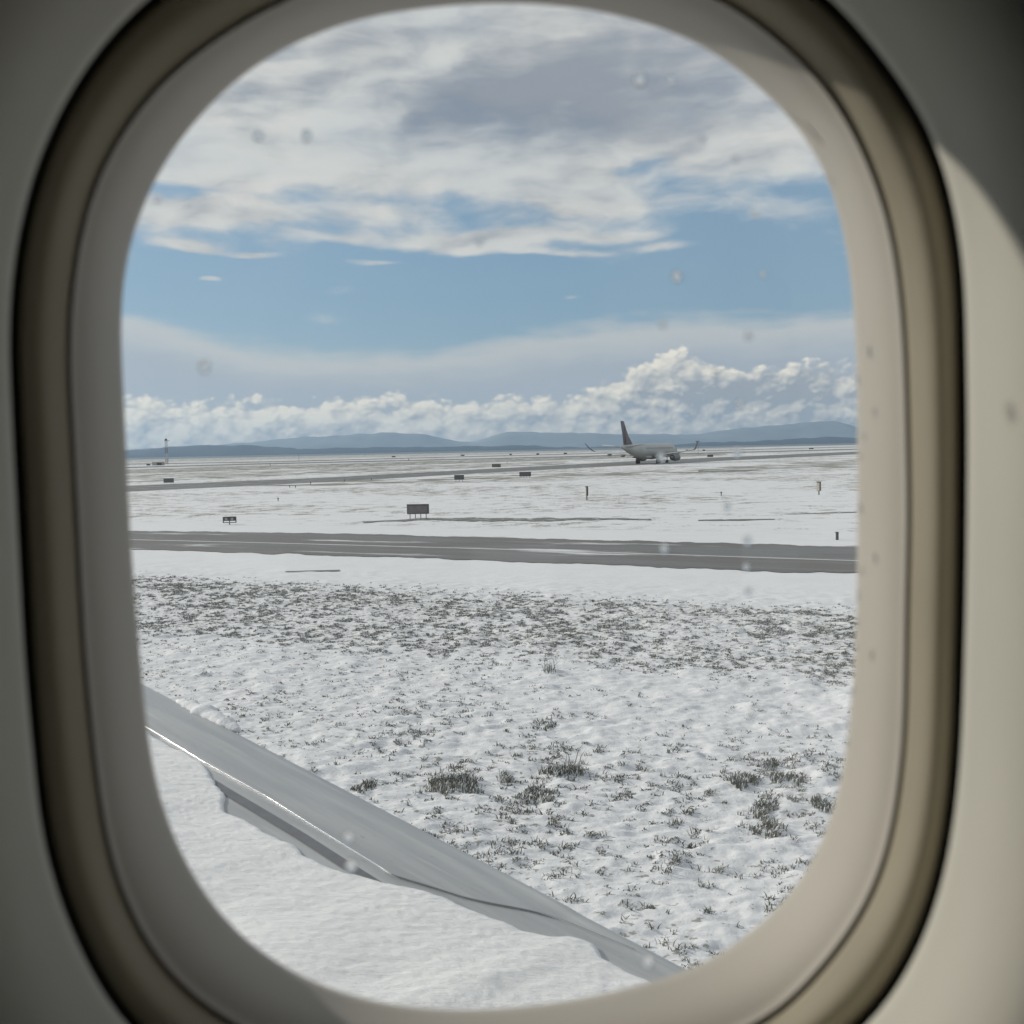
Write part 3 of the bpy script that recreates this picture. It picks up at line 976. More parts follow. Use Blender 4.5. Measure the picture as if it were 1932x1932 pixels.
def build_jet():
    p = ground(1226, 874.6)
    ang = R(31.5)
    r = empty('regional_jet', p, 'white twin engine jet with navy and red tail taxiing on snow', 'aircraft', None, math.pi / 2 - ang)
    W = M['white']
    # fuselage stations: x, centre z, half width, half height
    st = [(16.0, 2.55, .05, .05), (15.7, 2.6, .42, .40), (15.1, 2.72, .78, .78), (14.2, 2.85, 1.12, 1.18), (13.0, 2.98, 1.38, 1.52), (11.5, 3.02, 1.5, 1.66), (9, 3.03, 1.505, 1.675), (4, 3.03, 1.505, 1.675), (0, 3.03, 1.505, 1.675),
          (-4.5, 3.05, 1.5, 1.66), (-7, 3.14, 1.42, 1.56), (-9.5, 3.38, 1.2, 1.3), (-12, 3.7, .85, .92), (-14, 3.95, .52, .58), (-15.3, 4.08, .30, .34), (-15.68, 4.1, .16, .18)]
    rings = [[(x, hw * math.sin(a), zc + hh * math.cos(a)) for a in [2 * math.pi * k / 28 for k in range(28)]] for (x, zc, hw, hh) in st]
    MB().loft(rings).obj('fuselage', W, r, True)
    MB().loft([[(x, hw * math.sin(a), z + hh * math.cos(a)) for a in [2 * math.pi * k / 16 for k in range(16)]] for (x, z, hw, hh) in
               [(5.5, 1.7, .3, .1), (4.2, 1.55, 1.3, .42), (1, 1.5, 1.6, .5), (-3, 1.55, 1.5, .45), (-5.2, 1.75, .5, .12)]]).obj('belly_fairing', W, r, True)
    # nacelles, wings
    for s in (1, -1):
        wr = [airfoil_ring(4.2, 6.2, s * .9, 1.75, .12), airfoil_ring(1.9, 4.2, s * 4.4, 2.12, .115), airfoil_ring(-1.2, 2.3, s * 9.5, 2.72, .11), airfoil_ring(-3.0, 1.45, s * 12.6, 3.1, .11)]
        w = MB().loft(wr if s > 0 else [list(reversed(q)) for q in wr]).obj('wing', W, r, True)
        wl = [airfoil_ring(-3.0, 1.45, s * 12.6, 3.1, .10), airfoil_ring(-3.55, 1.15, s * 13.1, 3.35, .10), airfoil_ring(-4.4, .85, s * 13.7, 4.1, .10), airfoil_ring(-5.3, .45, s * 14.3, 5.1, .10)]
        MB().loft(wl if s > 0 else [list(reversed(q)) for q in wl]).obj('winglet', M['navy'], w, True)
        for yy in (5.6, 8.6, 3.0):
            ln = [(-1.6, .02), (-2.0, .16), (-2.8, .2), (-3.6, .13), (-4.2, .03)]
            off = (yy - 4.4) * -.35
            zz = 1.95 + (yy - 4.4) * .12
            MB().loft([[(x + off + .4, s * yy + rr * math.sin(a), zz - .18 + 1.3 * rr * math.cos(a)) for a in [2 * math.pi * k / 10 for k in range(10)]] for (x, rr) in ln]).obj('flap_fairing', M['grey'], w, True)
        ex = [(6.6, .72), (6.5, .80), (6.0, .86), (5.0, .88), (4.0, .80), (3.2, .66)]
        yy, zz = s * 4.35, 1.35
        e = MB().loft([[(x, yy + rr * math.sin(a), zz + rr * math.cos(a)) for a in [2 * math.pi * k / 22 for k in range(22)]] for (x, rr) in ex], cap=False).obj('engine', M['navy'] if False else M['grey'], r, True)
        MB().loft([[(x, yy + rr * math.sin(a), zz + rr * math.cos(a)) for a in [2 * math.pi * k / 18 for k in range(18)]] for (x, rr) in [(6.2, .66), (3.3, .60)]]).obj('engine_core', M['dark'], e, True)
        MB().loft([[(x, yy + rr * math.sin(a), zz + rr * math.cos(a)) for a in [2 * math.pi * k / 16 for k in range(16)]] for (x, rr) in [(3.4, .42), (2.7, .33), (2.1, .05)]]).obj('exhaust_cone', M['grey'], e, True)
        MB().loft([[(x, yy + dy, z) for (dy, z) in ((-.1, zz + .6), (.1, zz + .6), (.1, 2.15), (-.1, 2.15))] for x in (5.4, 1.6)]).obj('pylon', M['grey'], e)
        # tailplane
        tr = [airfoil_ring(-11.2, 3.1, s * .3, 4.0, .10), airfoil_ring(-14.0, 1.3, s * 5.0, 4.55, .10)]
        MB().loft(tr if s > 0 else [list(reversed(q)) for q in tr]).obj('tailplane', W, r, True)
        # main gear
        g = MB().tube((-1.0, s * 2.6, .5), (-.8, s * 2.5, 1.9), .12).tube((-1.0, s * 2.6, .9), (-1.8, s * 1.6, 1.7), .07).obj('main_gear', M['grey'], r)
        for dy in (-.26, .26):
            MB().tube((-1.0, s * 2.6 + dy - .14, .5), (-1.0, s * 2.6 + dy + .14, .5), .5, nn=20).obj('wheel', M['tyre'], g, True)
        MB().box((-1.0, s * 2.95, 1.25), (.9, .05, .8)).obj('gear_door', M['white'], g)
    # fin with dorsal fillet
    def fr(z, le, te, tcx):
        c = le - te
        return [(q[0], q[2] * 1.0, z) for q in airfoil_ring(le, c, 0, 0, tcx)]
    fin_ = MB().loft([fr(4.3, -8.2, -14.2, .05), fr(4.9, -9.9, -14.4, .075), fr(6.5, -11.7, -14.75, .095), fr(9.86, -14.0, -15.75, .10)])
    fo = fin_.obj('tail_fin', M['navy'], r, True)
    # red flash on both sides of the fin
    for s in (1, -1):
        def ptz(z, f):
            le = np.interp(z, [4.9, 6.5, 9.86], [-9.9, -11.7, -14.0]); te = np.interp(z, [4.9, 6.5, 9.86], [-14.4, -14.75, -15.75])
            return (le + (te - le) * f, s * (0.095 * (le - te) * .52 + .03), z)
        q = []
        for z in np.linspace(5.0, 9.0, 9):
            k = (z - 5.0) / 4
            q.append((ptz(z, .06 + .10 * k), ptz(z, .78 - .42 * k)))
        vs = [a for pr in q for a in pr]
        fs = [(2 * i, 2 * i + 1, 2 * i + 3, 2 * i + 2) for i in range(8)]
        link('tail_flash', vs, fs, M['red'], fo)
    # nose gear
    g = MB().tube((10.3, 0, .35), (10.5, 0, 1.6), .09).obj('nose_gear', M['grey'], r)
    for dy in (-.18, .18):
        MB().tube((10.3, dy - .09, .34), (10.3, dy + .09, .34), .34, nn=16).obj('wheel', M['tyre'], g, True)
    # cabin windows, doors, cockpit glass
    base = None
    for s in (1, -1):
        for k in range(20):
            x = 10.2 - k * .79
            vs = []
            for (dx, dz) in ((-.13, -.13), (-.08, -.2), (.08, -.2), (.13, -.13), (.13, .13), (.08, .2), (-.08, .2), (-.13, .13)):
                z = 3.62 + dz
                hw = 1.505 * math.sqrt(max(0, 1 - ((z - 3.03) / 1.675) ** 2)) + .012
                vs.append((x + dx, s * hw, z))
            link('cabin_window', vs, [tuple(range(8))], M['dark'], r)
        for x in (11.9, -7.2):
            vs = []
            for z in (2.5, 3.2, 3.9, 4.3):
                for dx in (-.42, .42):
                    hw = 1.44 * math.sqrt(max(0, 1 - ((z - 3.05) / 1.64) ** 2)) + (.05 if x > 0 else .02)
                    vs.append((x + dx, s * hw, z))
            link('cabin_door', vs, [(0, 1, 3, 2), (2, 3, 5, 4), (4, 5, 7, 6)], W, r)
        link('cockpit_glass', [(14.0, s * 1.1, 3.3), (13.0, s * 1.36, 3.35), (13.0, s * 1.22, 3.85), (13.9, s * .85, 3.75)], [(0, 1, 2, 3)], M['dark'], r)
    link('cheatline', [(10.9, -1.50, 2.45), (-6.5, -1.47, 2.45), (-6.5, -1.50, 2.75), (10.9, -1.52, 2.75)], [(0, 1, 2, 3)], M['grey'], r) if False else None
    return r


build_jet()

# ------------------------------------------------------------------ the aircraft we sit in
HOME = empty('airliner', (0, 0, 0), 'grey cabin window surround and snow covered swept wing of the airliner we sit in', 'aircraft')


def spline(pts, n):
    """closed centripetal-like Catmull-Rom through pts, resampled evenly"""
    P = np.array(pts, float)
    d = np.r_[0, np.cumsum(np.hypot(*np.diff(np.vstack([P, P[:1]]), axis=0).T))]
    out = []
    m_ = len(P)
    s = np.linspace(0, d[-1], n, endpoint=False)
    # light smoothing by circular gaussian on a dense linear resample
    N = 1600
    ss = np.linspace(0, d[-1], N, endpoint=False)
    Q = np.stack([np.interp(ss, d, np.r_[P[:, k], P[0, k]]) for k in (0, 1)], -1)
    k = np.exp(-0.5 * (np.arange(-50, 51) / 16.0) ** 2); k /= k.sum()
    Q = np.stack([np.convolve(np.r_[Q[-50:, j], Q[:, j], Q[:50, j]], k, 'valid') for j in (0, 1)], -1)
    return Q


def polar(Q, n, c):
    """resample a closed outline at n equal angles about c"""
    a = np.unwrap(np.arctan2(Q[:, 1] - c[1], Q[:, 0] - c[0]))
    r = np.hypot(Q[:, 0] - c[0], Q[:, 1] - c[1])
    if a[-1] < a[0]:
        a, r = a[::-1], r[::-1]
    a3 = np.r_[a - 2 * math.pi, a, a + 2 * math.pi]
    o = np.argsort(a3)
    th = np.linspace(-math.pi, math.pi, n, endpoint=False)
    base = a[0]
    return np.interp(th, a3[o], np.r_[r, r, r][o]), th


C0 = (1392.0, 1440.0)           # source-frame (2913) centre of the opening
ring1 = [(966, 67), (825, 125), (710, 192), (590, 300), (500, 410), (435, 515), (385, 635), (355, 750), (343, 875), (344, 966), (347, 1041), (357, 1216), (365, 1416), (377, 1616), (395, 1816), (407, 1972),
         (420, 2082), (435, 2197), (465, 2307), (505, 2412), (565, 2522), (640, 2622), (740, 2712), (850, 2778), (966, 2826), (1116, 2862), (1266, 2876), (1416, 2872), (1566, 2857), (1716, 2830), (1866, 2790),
         (1947, 2768), (2047, 2720), (2147, 2647), (2247, 2552), (2307, 2467), (2347, 2377), (2377, 2292), (2399, 2197), (2414, 2087), (2427, 1932), (2437, 1766), (2439, 1566), (2439, 1316), (2439, 1116), (2434, 966),
         (2429, 875), (2417, 750), (2394, 630), (2362, 515), (2317, 425), (2257, 340), (2187, 270), (2112, 205), (2022, 140), (1947, 100), (1841, 65), (1691, 25), (1466, 5), (1266, 15), (1091, 37)]
ring2 = [(800, 5), (645, 95), (500, 200), (400, 305), (330, 415), (280, 505), (245, 615), (220, 750), (205, 875), (202, 966), (203, 1066), (215, 1266), (225, 1466), (235, 1666), (245, 1866), (255, 1947), (265, 2072),
         (280, 2197), (295, 2322), (320, 2447), (360, 2562), (410, 2667), (470, 2752), (550, 2832), (640, 2897), (800, 2975), (1000, 3030), (1250, 3055), (1500, 3052), (1750, 3028), (1950, 2990), (2197, 2892), (2297, 2787),
         (2397, 2672), (2487, 2522), (2537, 2347), (2567, 2097), (2572, 1716), (2579, 1466), (2574, 1216), (2567, 966), (2559, 875), (2547, 750), (2517, 600), (2472, 480), (2422, 370), (2362, 270), (2287, 185), (2197, 105),
         (2112, 40), (2020, -15), (1900, -60), (1700, -98), (1466, -112), (1250, -102), (1000, -62)]
ring3 = [(410, 0), (310, 95), (210, 235), (130, 390), (80, 530), (45, 690), (28, 820), (22, 966), (27, 1066), (37, 1266), (47, 1466), (57, 1666), (72, 1940), (90, 2097), (100, 2247), (117, 2372), (145, 2497), (185, 2612),
         (235, 2722), (285, 2822), (345, 2913), (450, 3010), (600, 3100), (800, 3180), (1050, 3230), (1300, 3250), (1550, 3240), (1800, 3210), (2050, 3150), (2250, 3070), (2400, 2985), (2497, 2897), (2567, 2797), (2632, 2672),
         (2682, 2522), (2712, 2372), (2729, 2222), (2739, 2072), (2742, 1932), (2749, 1716), (2752, 1466), (2754, 1216), (2749, 966), (2749, 850), (2742, 750), (2727, 640), (2697, 500), (2662, 400), (2612, 300), (2547, 210),
         (2472, 110), (2397, 20), (2250, -105), (2050, -205), (1800, -270), (1550, -300), (1300, -305), (1050, -285), (800, -225), (620, -150), (500, -75)]
NR = 240
RAD = [polar(spline(q, NR), NR, C0) for q in (ring1, ring2, ring3)]
TH = RAD[0][1]
R1, R2, R3 = RAD[0][0], RAD[1][0], RAD[2][0]


def row(rad, depth):
    """outline of source-frame radius rad, standing at the given distance in front of the camera"""
    X = (C0[0] + rad * np.cos(TH)) * 1932 / 2913
    Y = (C0[1] + rad * np.sin(TH)) * 1932 / 2913
    dep = np.broadcast_to(depth, X.shape)
    out = np.empty((NR, 3))
    for i in range(NR):
        q = CP + pdir(X[i], Y[i]) * float(dep[i])
        out[i] = q
    return out


D1, D2, D3 = 0.372, 0.337, 0.304
# reveal: sloping light ring next to the pane
rows = [row(R1 * 1.05, D1 + .006), row(R1 * 1.012, D1 + .003), row(R1, D1)]
for t in np.linspace(.1, 1, 8):
    bulge = 0.012 * math.sin(math.pi * t)
    rows.append(row(R1 + (R2 - R1) * t, D1 + (D2 - D1) * t - bulge * .4))
rows += [row(R2 * 1.002, D2 - .0012), row(R2 * 1.004, D2 - .0008), row(R2 * 1.006, D2 + .0015)]
grid('window_reveal', np.array(rows), M['plastic'], HOME, closed_u=True)
# bezel: flatter ring facing the cabin, rolling back into the gap
G3 = R3 - 34
rows = [row(R2 * 1.004, D2 + .0025), row(R2 * 1.007, D2 + .0002), row(R2 * 1.014, D2 - .0020)]
for t in np.linspace(.1, 1, 9):
    rr = R2 * 1.014 + (G3 - R2 * 1.014) * t
    rows.append(row(rr, D2 - .002 - .018 * t + .010 * t ** 4))
rows += [row(G3 + 5, D2 - .0085), row(G3 + 8, D2 - .004), row(G3 + 10, D2 + .022)]
grid('window_bezel', np.array(rows), M['plastic2'], HOME, closed_u=True)
# black ring put in as the shade of the gap
rows = [row(G3 + 6, D2 + .004), row(G3 + 40, D2 + .002), row(R3 + 60, D2 + .002), row(R3 + 200, D2 + .002)]
grid('gap_shade', np.array(rows), M['gap_shade'], HOME, closed_u=True)
# sidewall panel, a rounded lip that swells into the cabin
rows = [row(R3 * 1.035, D3 + .034), row(R3 * 1.012, D3 + .022), row(R3 * 1.002, D3 + .010), row(R3, D3)]
for (k, dd) in ((1.02, -.0048), (1.045, -.0106), (1.07, -.0162), (1.09, -.0203), (1.11, -.0240), (1.14, -.029), (1.19, -.036), (1.25, -.042), (1.33, -.046), (1.5, -.049), (2.2, -.051), (4.0, -.052), (9.0, -.053)):
    rows.append(row(R3 * k, D3 + dd))
grid('cabin_sidewall', np.array(rows), M['wall'], HOME, closed_u=True)

# pane
pm = bpy.data.materials.new('window_acrylic')
pm.use_nodes = True
pn = NT(pm.node_tree)
pn.n.clear()
po = pn.new('ShaderNodeOutputMaterial')
tr = pn.new('ShaderNodeBsdfTransparent')
tr.inputs[0].default_value = (0.955, 0.965, 0.96, 1)
gl = pn.new('ShaderNodeBsdfGlossy')
gl.inputs['Roughness'].default_value = 0.03
df = pn.new('ShaderNodeBsdfTranslucent')
df.inputs[0].default_value = (0.8, 0.82, 0.85, 1)
fz = pn.new('ShaderNodeLayerWeight')
fr_ = pn.add(0.04, pn.mul(pn.m('POWER', fz.outputs['Facing'], 5.0), 0.9))
mx = pn.new('ShaderNodeMixShader')
pn.l.new(fr_, mx.inputs[0]); pn.l.new(tr.outputs[0], mx.inputs[1]); pn.l.new(gl.outputs[0], mx.inputs[2])
m2 = pn.new('ShaderNodeMixShader')
gp = pn.new('ShaderNodeNewGeometry').outputs['Position']
pn.put(m2.inputs[0], pn.ss(pn.noise(gp, 14, 4), .40, .75, 0.025, 0.06))
pn.l.new(mx.outputs[0], m2.inputs[1]); pn.l.new(df.outputs[0], m2.inputs[2])
pn.l.new(m2.outputs[0], po.inputs[0])
DP = 0.387
pr = row(R1 * 1.12, DP)
link('window_pane', [tuple(q) for q in pr], [tuple(range(NR))], pm, HOME)
# sleeve between reveal and pane
grid('window_sleeve', np.array([row(R1 * 1.05, D1 + .006), row(R1 * 1.05, D1 + .010), row(R1 * 1.06, DP - .002)]), M['gap_shade'], HOME, closed_u=True)

# cabin behind the camera: tube with windows opposite, so daylight reaches the trim
cb = MB()
L = 3.2
prof = [(.238, 2.85), (.10, 2.7), (-.2, 2.66), (-2.3, 2.66), (-2.62, 2.9), (-2.72, 3.6)]
prof2 = [(-2.72, 4.05), (-2.6, 4.55), (-2.1, 4.95), (-1.2, 5.12), (-.4, 5.0), (.08, 4.7), (.238, 4.4)]
for pf in (prof, prof2):
    k = len(cb.v)
    for (yy, zz) in pf:
        cb.v += [(-L, yy, zz), (L, yy, zz)]
    for i in range(len(pf) - 1):
        cb.f.append((k + 2 * i, k + 2 * i + 1, k + 2 * i + 3, k + 2 * i + 2))
xs = [-L]
for i in range(-3, 4):
    xs += [i * .9 - .14, i * .9 + .14]
xs.append(L)
for i in range(0, len(xs), 2):
    cb.add([(xs[i], -2.72, 3.6), (xs[i + 1], -2.72, 3.6), (xs[i + 1], -2.72, 4.05), (xs[i], -2.72, 4.05)], [(0, 1, 2, 3)])
cb.obj('cabin_lining', M['cabin'], HOME)
MB().box((-L, -1.25, 3.9), (.05, 2.9, 2.6)).box((L, -1.25, 3.9), (.05, 2.9, 2.6)).obj('light_stop_wall', M['cabin'], HOME)  # unseen end walls added to cut the light in the cabin
# lining either side of the sidewall panel
MB().box((-2.3, .262, 3.6), (2.9, .02, 1.8)).box((2.3, .262, 3.6), (2.9, .02, 1.8)).obj('cabin_side_lining', M['cabin'], HOME)
cl_ = link('cabin_carpet', [(-L, -2.3, 2.664), (L, -2.3, 2.664), (L, -.2, 2.664), (-L, -.2, 2.664)], [(0, 1, 2, 3)], M['carpet'], HOME)

# ------------------------------------------------------------------ wing
WZ, DIH = 2.86, math.tan(R(5.0))
WN = Vector((0, -DIH, 1)).normalized()
WP = Vector((0, 2.6, WZ))


def onwing(x, y, off=0.0):
    """2913-frame position -> point on the wing's upper plane"""
    d = pdir(x * 1932 / 2913, y * 1932 / 2913)
    pp = WP + WN * off
    return CP + d * ((pp - CP).dot(WN) / d.dot(WN))


LEa, LEb = onwing(500, 1990), onwing(1816, 2672)
ES = (LEa - LEb).normalized()               # outboard along the leading edge
EC = WN.cross(ES)                            # chordwise
if EC.dot(onwing(700, 2700) - LEa) < 0:
    EC = -EC
O = LEb


def sc(p):
    q = p - O
    return q.dot(ES), q.dot(EC)


def WPT(s, c, h=0.0):
    return O + ES * s + EC * c + WN * h


def hprof(c):
    """height of the upper skin relative to the plane at chord c (rounded nose)"""
    c = np.asarray(c, float)
    k = np.clip((0.42 - c) / 0.42, 0, 1.4)
    return -0.035 * k ** 2.4


wm = bpy.data.materials.new('wing_skin')
wm.use_nodes = True
wn_ = NT(wm.node_tree)
b = wm.node_tree.nodes['Principled BSDF']
pos = wn_.new('ShaderNodeNewGeometry').outputs['Position']
along = wn_.new('ShaderNodeVectorMath', operation='DOT_PRODUCT'); wn_.put(along.inputs[0], pos); along.inputs[1].default_value = tuple(ES)
acr = wn_.new('ShaderNodeVectorMath', operation='DOT_PRODUCT'); wn_.put(acr.inputs[0], pos); acr.inputs[1].default_value = tuple(EC)
Pw = wn_.xyz(wn_.mul(along.outputs['Value'], .35), wn_.mul(acr.outputs['Value'], 5.0), 0)
sm = wn_.noise(Pw, 2.2, 7, .6)
wcol = wn_.mix(wn_.ss(sm, .35, .65), (0.31, 0.325, 0.34), (0.43, 0.445, 0.455))
wcol = wn_.mix(wn_.mul(wn_.ss(wn_.noise(wn_.xyz(wn_.mul(along.outputs['Value'], 22), wn_.mul(acr.outputs['Value'], 60), 0), 1.0, 3), .66, .72), .35), wcol, (0.16, 0.165, 0.17))
wcol = wn_.mix(wn_.mul(wn_.ss(wn_.noise(wn_.xyz(wn_.mul(along.outputs['Value'], .8), wn_.mul(acr.outputs['Value'], 14), 3), 2.0, 5), .55, .70), .30), wcol, (0.62, 0.62, 0.60))
wn_.put(b.inputs['Base Color'], wcol)
wn_.put(b.inputs['Roughness'], wn_.ss(sm,   .3, .7, .28, .50))
b.inputs['Specular IOR Level'].default_value = 0.5
bpn = wn_.new('ShaderNodeBump'); bpn.inputs['Strength'].default_value = .12; bpn.inputs['Distance'].default_value = .004
wn_.put(bpn.inputs['Height'], wn_.noise(Pw, 6, 4)); wn_.put(b.inputs['Normal'], bpn.outputs[0])
M['wingpaint'] = wm

# measure slat edge and seam in wing coordinates
slat_te = [sc(onwing(*q)) for q in ((420, 2067), (535, 2137), (575, 2162), (750, 2257), (966, 2392), (1081, 2462), (1111, 2484))]
seam = [sc(onwing(*q)) for q in ((1111, 2484), (1166, 2500), (1241, 2520), (1316, 2542), (1391, 2555), (1506, 2567), (1591, 2585), (1676, 2602), (1746, 2632), (1790, 2656))]
edge = [sc(onwing(*q)) for q in ((420, 2082), (475, 2112), (540, 2150), (575, 2167), (615, 2227), (640, 2260), (650, 2310), (700, 2337), (775, 2377), (850, 2417), (910, 2452), (966, 2476), (1076, 2512), (1141, 2522), (1266, 2545), (1341, 2582),
                                (1416, 2607), (1491, 2637), (1591, 2652), (1641, 2647), (1691, 2667), (1716, 2712), (1766, 2737), (1816, 2767), (1866, 2792))]
dark = [sc(onwing(*q)) for q in ((600, 2222), (640, 2247), (750, 2312), (850, 2372), (966, 2447), (1073, 2515), (1120, 2545))]
s_out = max(p[0] for p in slat_te)
s_end = slat_te[-1][0]
print('slat', [(round(a, 2), round(b_, 2)) for a, b_ in slat_te], 'edge', [(round(a, 2), round(b_, 2)) for a, b_ in edge])


def arr(pl):
    pl = sorted(pl)
    return np.array([p[0] for p in pl]), np.array([p[1] for p in pl])


sl_s, sl_c = arr(slat_te)
ed_s, ed_c = arr(edge)


s_le = min(q[0] for q in seam)
seam = [q for q in seam if q[1] > .012] + [(s_le - .02, -.005), (s_le - .16, -.05)]
sm_s, sm_c = arr(seam + slat_te[:-1])


def slat_c(s):
    return np.interp(s, sm_s, sm_c)


# wing skin
ss_ = np.r_[np.linspace(-2.2, s_out + 1.0, 70), np.linspace(s_out + 1.2, 11, 20)]
cs = np.r_[np.linspace(-0.02, .45, 26), np.linspace(.5, 3.2, 22)]
rowsW = []
for c in cs:
    h = float(hprof(c))
    rowsW.append([tuple(WPT(s, c, h - .002)) for s in ss_])
# nose wrap and underside
nose = []
h0 = float(hprof(-.02)) - .002
for a in np.linspace(0, math.pi * .8, 9)[1:]:
    nose.append([tuple(WPT(s, -.02 - .05 * math.sin(a), h0 - .06 * (1 - math.cos(a)))) for s in ss_])
under = [[tuple(WPT(s, c, h0 - .14 - .15 * (c / 3.2))) for s in ss_] for c in (.1, .8, 1.8, 3.2)]
Vw = np.array(under[::-1] + nose[::-1] + rowsW)
wing = grid('wing', Vw, wm, HOME)

# slat: its own shell over the nose, ending in a bright bare edge
def soff(s):
    return -.004 + .006 * float(sst(np.array(slat_c(s)), .015, .07))


s_sl = np.linspace(s_le - .02, s_out + 2.5, 160)
rw = []
for a in np.linspace(math.pi * .55, 0, 7)[:-1]:
    rw.append([tuple(WPT(s, -.02 - .05 * math.sin(a), h0 + .002 + soff(s) - .06 * (1 - math.cos(a)))) for s in s_sl])
for t in np.linspace(0, 1, 24):
    rw.append([tuple(WPT(s, -.02 + (float(slat_c(s)) + .02) * t, float(hprof(-.02 + (float(slat_c(s)) + .02) * t)) + soff(s))) for s in s_sl])
rw.append([tuple(WPT(s, float(slat_c(s)) + .001, float(hprof(slat_c(s))) - .008)) for s in s_sl])
slat = grid('slat', np.array(rw), wm, wing)
s_b = np.linspace(s_end + .03, s_out - .12, 60)
rw = []
for (dc, dh) in ((-.0008, .0024), (-.0002, .0029), (.0006, .0024), (.0009, -.005)):
    rw.append([tuple(WPT(s, float(slat_c(s)) + dc, float(hprof(slat_c(s))) + dh)) for s in s_b])
grid('slat_edge', np.array(rw), M['bright'], slat)


def ribbon(name, pl, wid, mt, off, parent, n=80):
    s, c = arr(pl)
    t = np.linspace(s[0], s[-1], n)
    ci = np.interp(t, s, c)
    k = np.ones(7) / 7
    ci = np.convolve(np.pad(ci, 3, mode='edge'), k, 'valid')
    rws = [[tuple(WPT(a, b2 + dc, float(hprof(b2 + dc)) + off)) for a, b2 in zip(t, ci)] for dc in (-wid / 2, wid / 2)]
    return grid(name, np.array(rws), mt, parent, smooth=False)


ribbon('seam_seal', [q for q in seam if q[1] > -.03], .0026, M['seal'], .0026, wing)
ribbon('dark_strip', dark, .036, M['strip'], .0005, wing)
tick = [sc(onwing(1382, 2473)), sc(onwing(1404, 2480))]
ribbon('drain_slot', tick, .008, M['dark'], .001, wing, 6)

# snow lying on the wing
sg = np.linspace(-1.6, s_out + 1.8, 760)
ce = np.interp(sg, ed_s, ed_c)
ce = ce + 0.03 * (fbm(sg * 9, sg * 0 + 2, 41, 4) - .5) + 0.010 * (fbm(sg * 22, sg * 0 + 5, 43, 3) - .5)
ca = np.r_[np.linspace(0, .5, 120), np.linspace(.506, 2.2, 280), np.linspace(2.22, 2.9, 12)]
SGg, CA = np.meshgrid(sg, ca)
CC = ce[None, :] + CA
thick = 0.010 + 0.075 * sst(CA, -.05, .75)
edgefall = np.sqrt(np.clip(CA / .018, 0, 1))
wx_, wy_ = SGg * 1.0, CC * 1.0
WX = O[0] + ES[0] * SGg + EC[0] * CC
WY = O[1] + ES[1] * SGg + EC[1] * CC
rip = (fbm(WX * 6 + WY * 1.5, WY * 17, 51, 3) - .5) * .0055 + (fbm(SGg * 2.2, CC * 2.2, 61, 3) - .5) * .045 * sst(CA, .05, .6) + (fbm(WX * 20 + WY * 4, WY * 52, 63, 2) - .5) * .0036 + (fbm(WX * 70, WY * 80, 67, 1) - .5) * .0022
HS = hprof(CC) + (thick + rip) * edgefall * (1 - .0) + np.where(edgefall < .05, -.006, 0)
Pv = (np.array(O)[None, None] + np.array(ES)[None, None] * SGg[..., None] + np.array(EC)[None, None] * CC[..., None] + np.array(WN)[None, None] * HS[..., None])
sn = grid('wing_snow', Pv, M['snow'])
tag(sn, 'thick rippled blanket of snow lying on the near wing', 'snow')
struct(sn, 'stuff')
# crust of snow hanging on the leading edge further out
def lump(name, path, rad, label, seed):
    rg2 = np.random.default_rng(seed)
    rings = []
    n = len(path)
    for i, (s, c) in enumerate(path):
        k = math.sin(math.pi * (i + .3) / (n - .4)) ** .6
        rr = rad * k * rg2.uniform(.75, 1.25)
        rings.append([tuple(WPT(s, c + rr * 1.3 * math.cos(a) * rg2.uniform(.85, 1.15), float(hprof(c)) + rr * .9 * math.sin(a) * rg2.uniform(.8, 1.2))) for a in [2 * math.pi * j / 14 for j in range(14)]])
    o = MB().loft(rings).obj(name, M['snowlump'], None, True)
    tag(o, label, 'snow')
    return o


pa = [sc(onwing(480 + 175 * t, 1968 + 82 * t)) for t in np.linspace(0, 1, 26)]
lump('snow_crust', [(a, b2 - .035) for a, b2 in pa], .036, 'rough crust of snow clinging to the outer leading edge of the wing', 4)

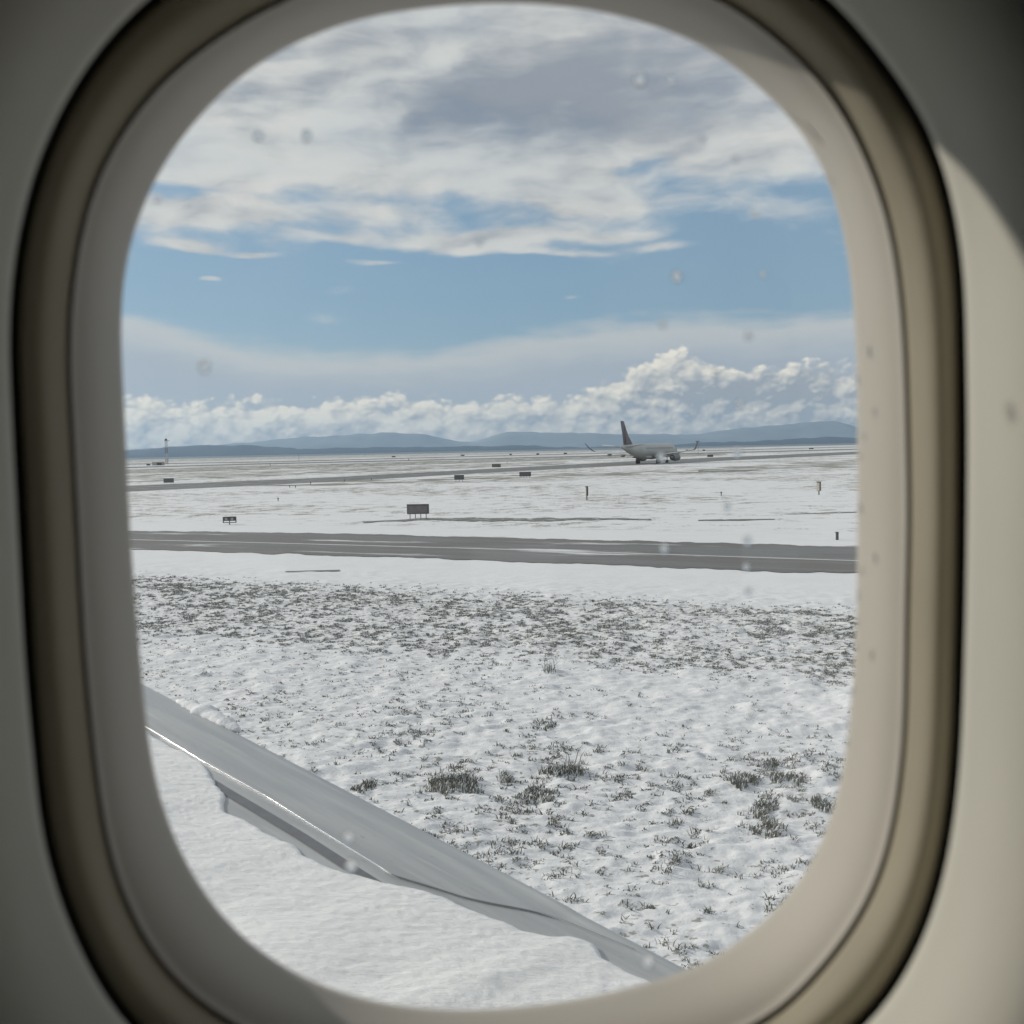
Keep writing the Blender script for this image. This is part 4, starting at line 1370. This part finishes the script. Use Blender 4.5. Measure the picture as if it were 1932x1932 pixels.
# ------------------------------------------------------------------ water drops on the outside of the pane
wtr = bpy.data.materials.new('water')
wtr.use_nodes = True
b = wtr.node_tree.nodes['Principled BSDF']
b.inputs['Base Color'].default_value = (0.98, 0.99, 1, 1)
b.inputs['Roughness'].default_value = 0.0
b.inputs['IOR'].default_value = 1.33
b.inputs['Transmission Weight'].default_value = 1.0
DROPS = [(1207, 150, 15, 'largest bright water drop, before the dark grey cloud'), (1266, 152, 9, 'faint small water drop right of the largest bright one'),
         (487, 256, 12, 'left one of two side by side water drops, upper left of pane'), (578, 256, 12, 'right one of two side by side water drops, upper left of pane'),
         (297, 376, 8, 'water drop at the upper left rim of the pane'), (385, 692, 13, 'water drop over the pale cloud at left'),
         (905, 455, 9, 'water drop before the long white cloud in the middle'), (1277, 522, 12, 'pale water drop in the blue gap right of centre'), (1250, 612, 8, 'dark little water drop below the pale one in the blue gap'),
         (1412, 634, 9, 'water drop over the veil cloud at right'), (1440, 518, 7, 'small water drop in the blue gap near the right edge'), (1326, 262, 8, 'dark small water drop over bright cloud upper right'),
         (1247, 862, 10, 'water smear drop over the nose gear of the jet'), (1391, 853, 10, 'water drop over the snow right of the windsock'),
         (1253, 1035, 9, 'water drop over the middle of the near taxiway'), (1410, 1020, 9, 'water drop over the far edge of the near taxiway'), (1408, 1070, 7, 'water drop over the near edge of the near taxiway'),
         (1412, 1116, 8, 'water drop over smooth snow below the near taxiway'), (1400, 1190, 8, 'water drop over the grassy band at right'), (1403, 1292, 9, 'water drop over smooth snow lower right'),
         (1388, 300, 8, 'small added water drop on the pane before bright cloud, left of the upper right rim'), (1424, 405, 7, 'small added water drop on the pane above the right blue gap'),  # from here to the open snow field: drops added for their reveal shadows
         (1352, 705, 8, 'added water drop on the pane before the tall cumulus tower'), (1396, 762, 8, 'added water drop on the pane before the dark cumulus underside'), (1372, 955, 8, 'added water drop on the pane before snow between the two post cabinets'),
         (1424, 1225, 8, 'added water drop on the pane below the one over the grassy band'), (1418, 1352, 9, 'added water drop on the pane above the right hand grass cluster'), (1392, 1428, 8, 'added water drop on the pane at the top left of the right hand grass cluster'),
         (1352, 1505, 9, 'added water drop on the pane left of the right hand grass cluster'), (1330, 1600, 8, 'lowest added water drop on the pane before the open snow field'),
         (657, 1580, 12, 'upper one of two water drops over the wing'), (662, 1634, 13, 'lower one of two water drops over the wing'), (945, 1858, 11, 'lowest water drop, over wing snow at the bottom rim'), (1222, 1815, 12, 'water drop over the wing near the bottom right rim')]
dm = bpy.data.meshes.new('water_drop')
bm = bmesh.new()
vr = []
for (rr, hh) in ((1, 0), (.93, .16), (.78, .30), (.52, .41), (.25, .46)):
    vr.append([bm.verts.new((rr * math.cos(2 * math.pi * k / 24), rr * math.sin(2 * math.pi * k / 24), hh)) for k in range(24)])
for i in range(4):
    for k in range(24):
        bm.faces.new((vr[i][k], vr[i][(k + 1) % 24], vr[i + 1][(k + 1) % 24], vr[i + 1][k]))
bm.faces.new(vr[-1]); bm.faces.new(list(reversed(vr[0])))
bm.to_mesh(dm); bm.free()
dm.polygons.foreach_set('use_smooth', [True] * len(dm.polygons))
dm.materials.append(wtr)
rd = random.Random(3)
for (X, Y, rpx, lab) in DROPS:
    o = bpy.data.objects.new('water_drop', dm)
    COL.objects.link(o)
    dep = DP + 0.0006
    rad = rpx / F * dep * .9
    o.matrix_world = Matrix.Translation(CP + pdir(X, Y) * dep) @ Matrix((rgt, upv, fwd)).transposed().to_4x4() @ Matrix.Diagonal((rad * rd.uniform(.85, 1.0), rad * rd.uniform(1.0, 1.25), rad * .8, 1))
    tag(o, lab, 'water drop', 'water drops on the window pane')
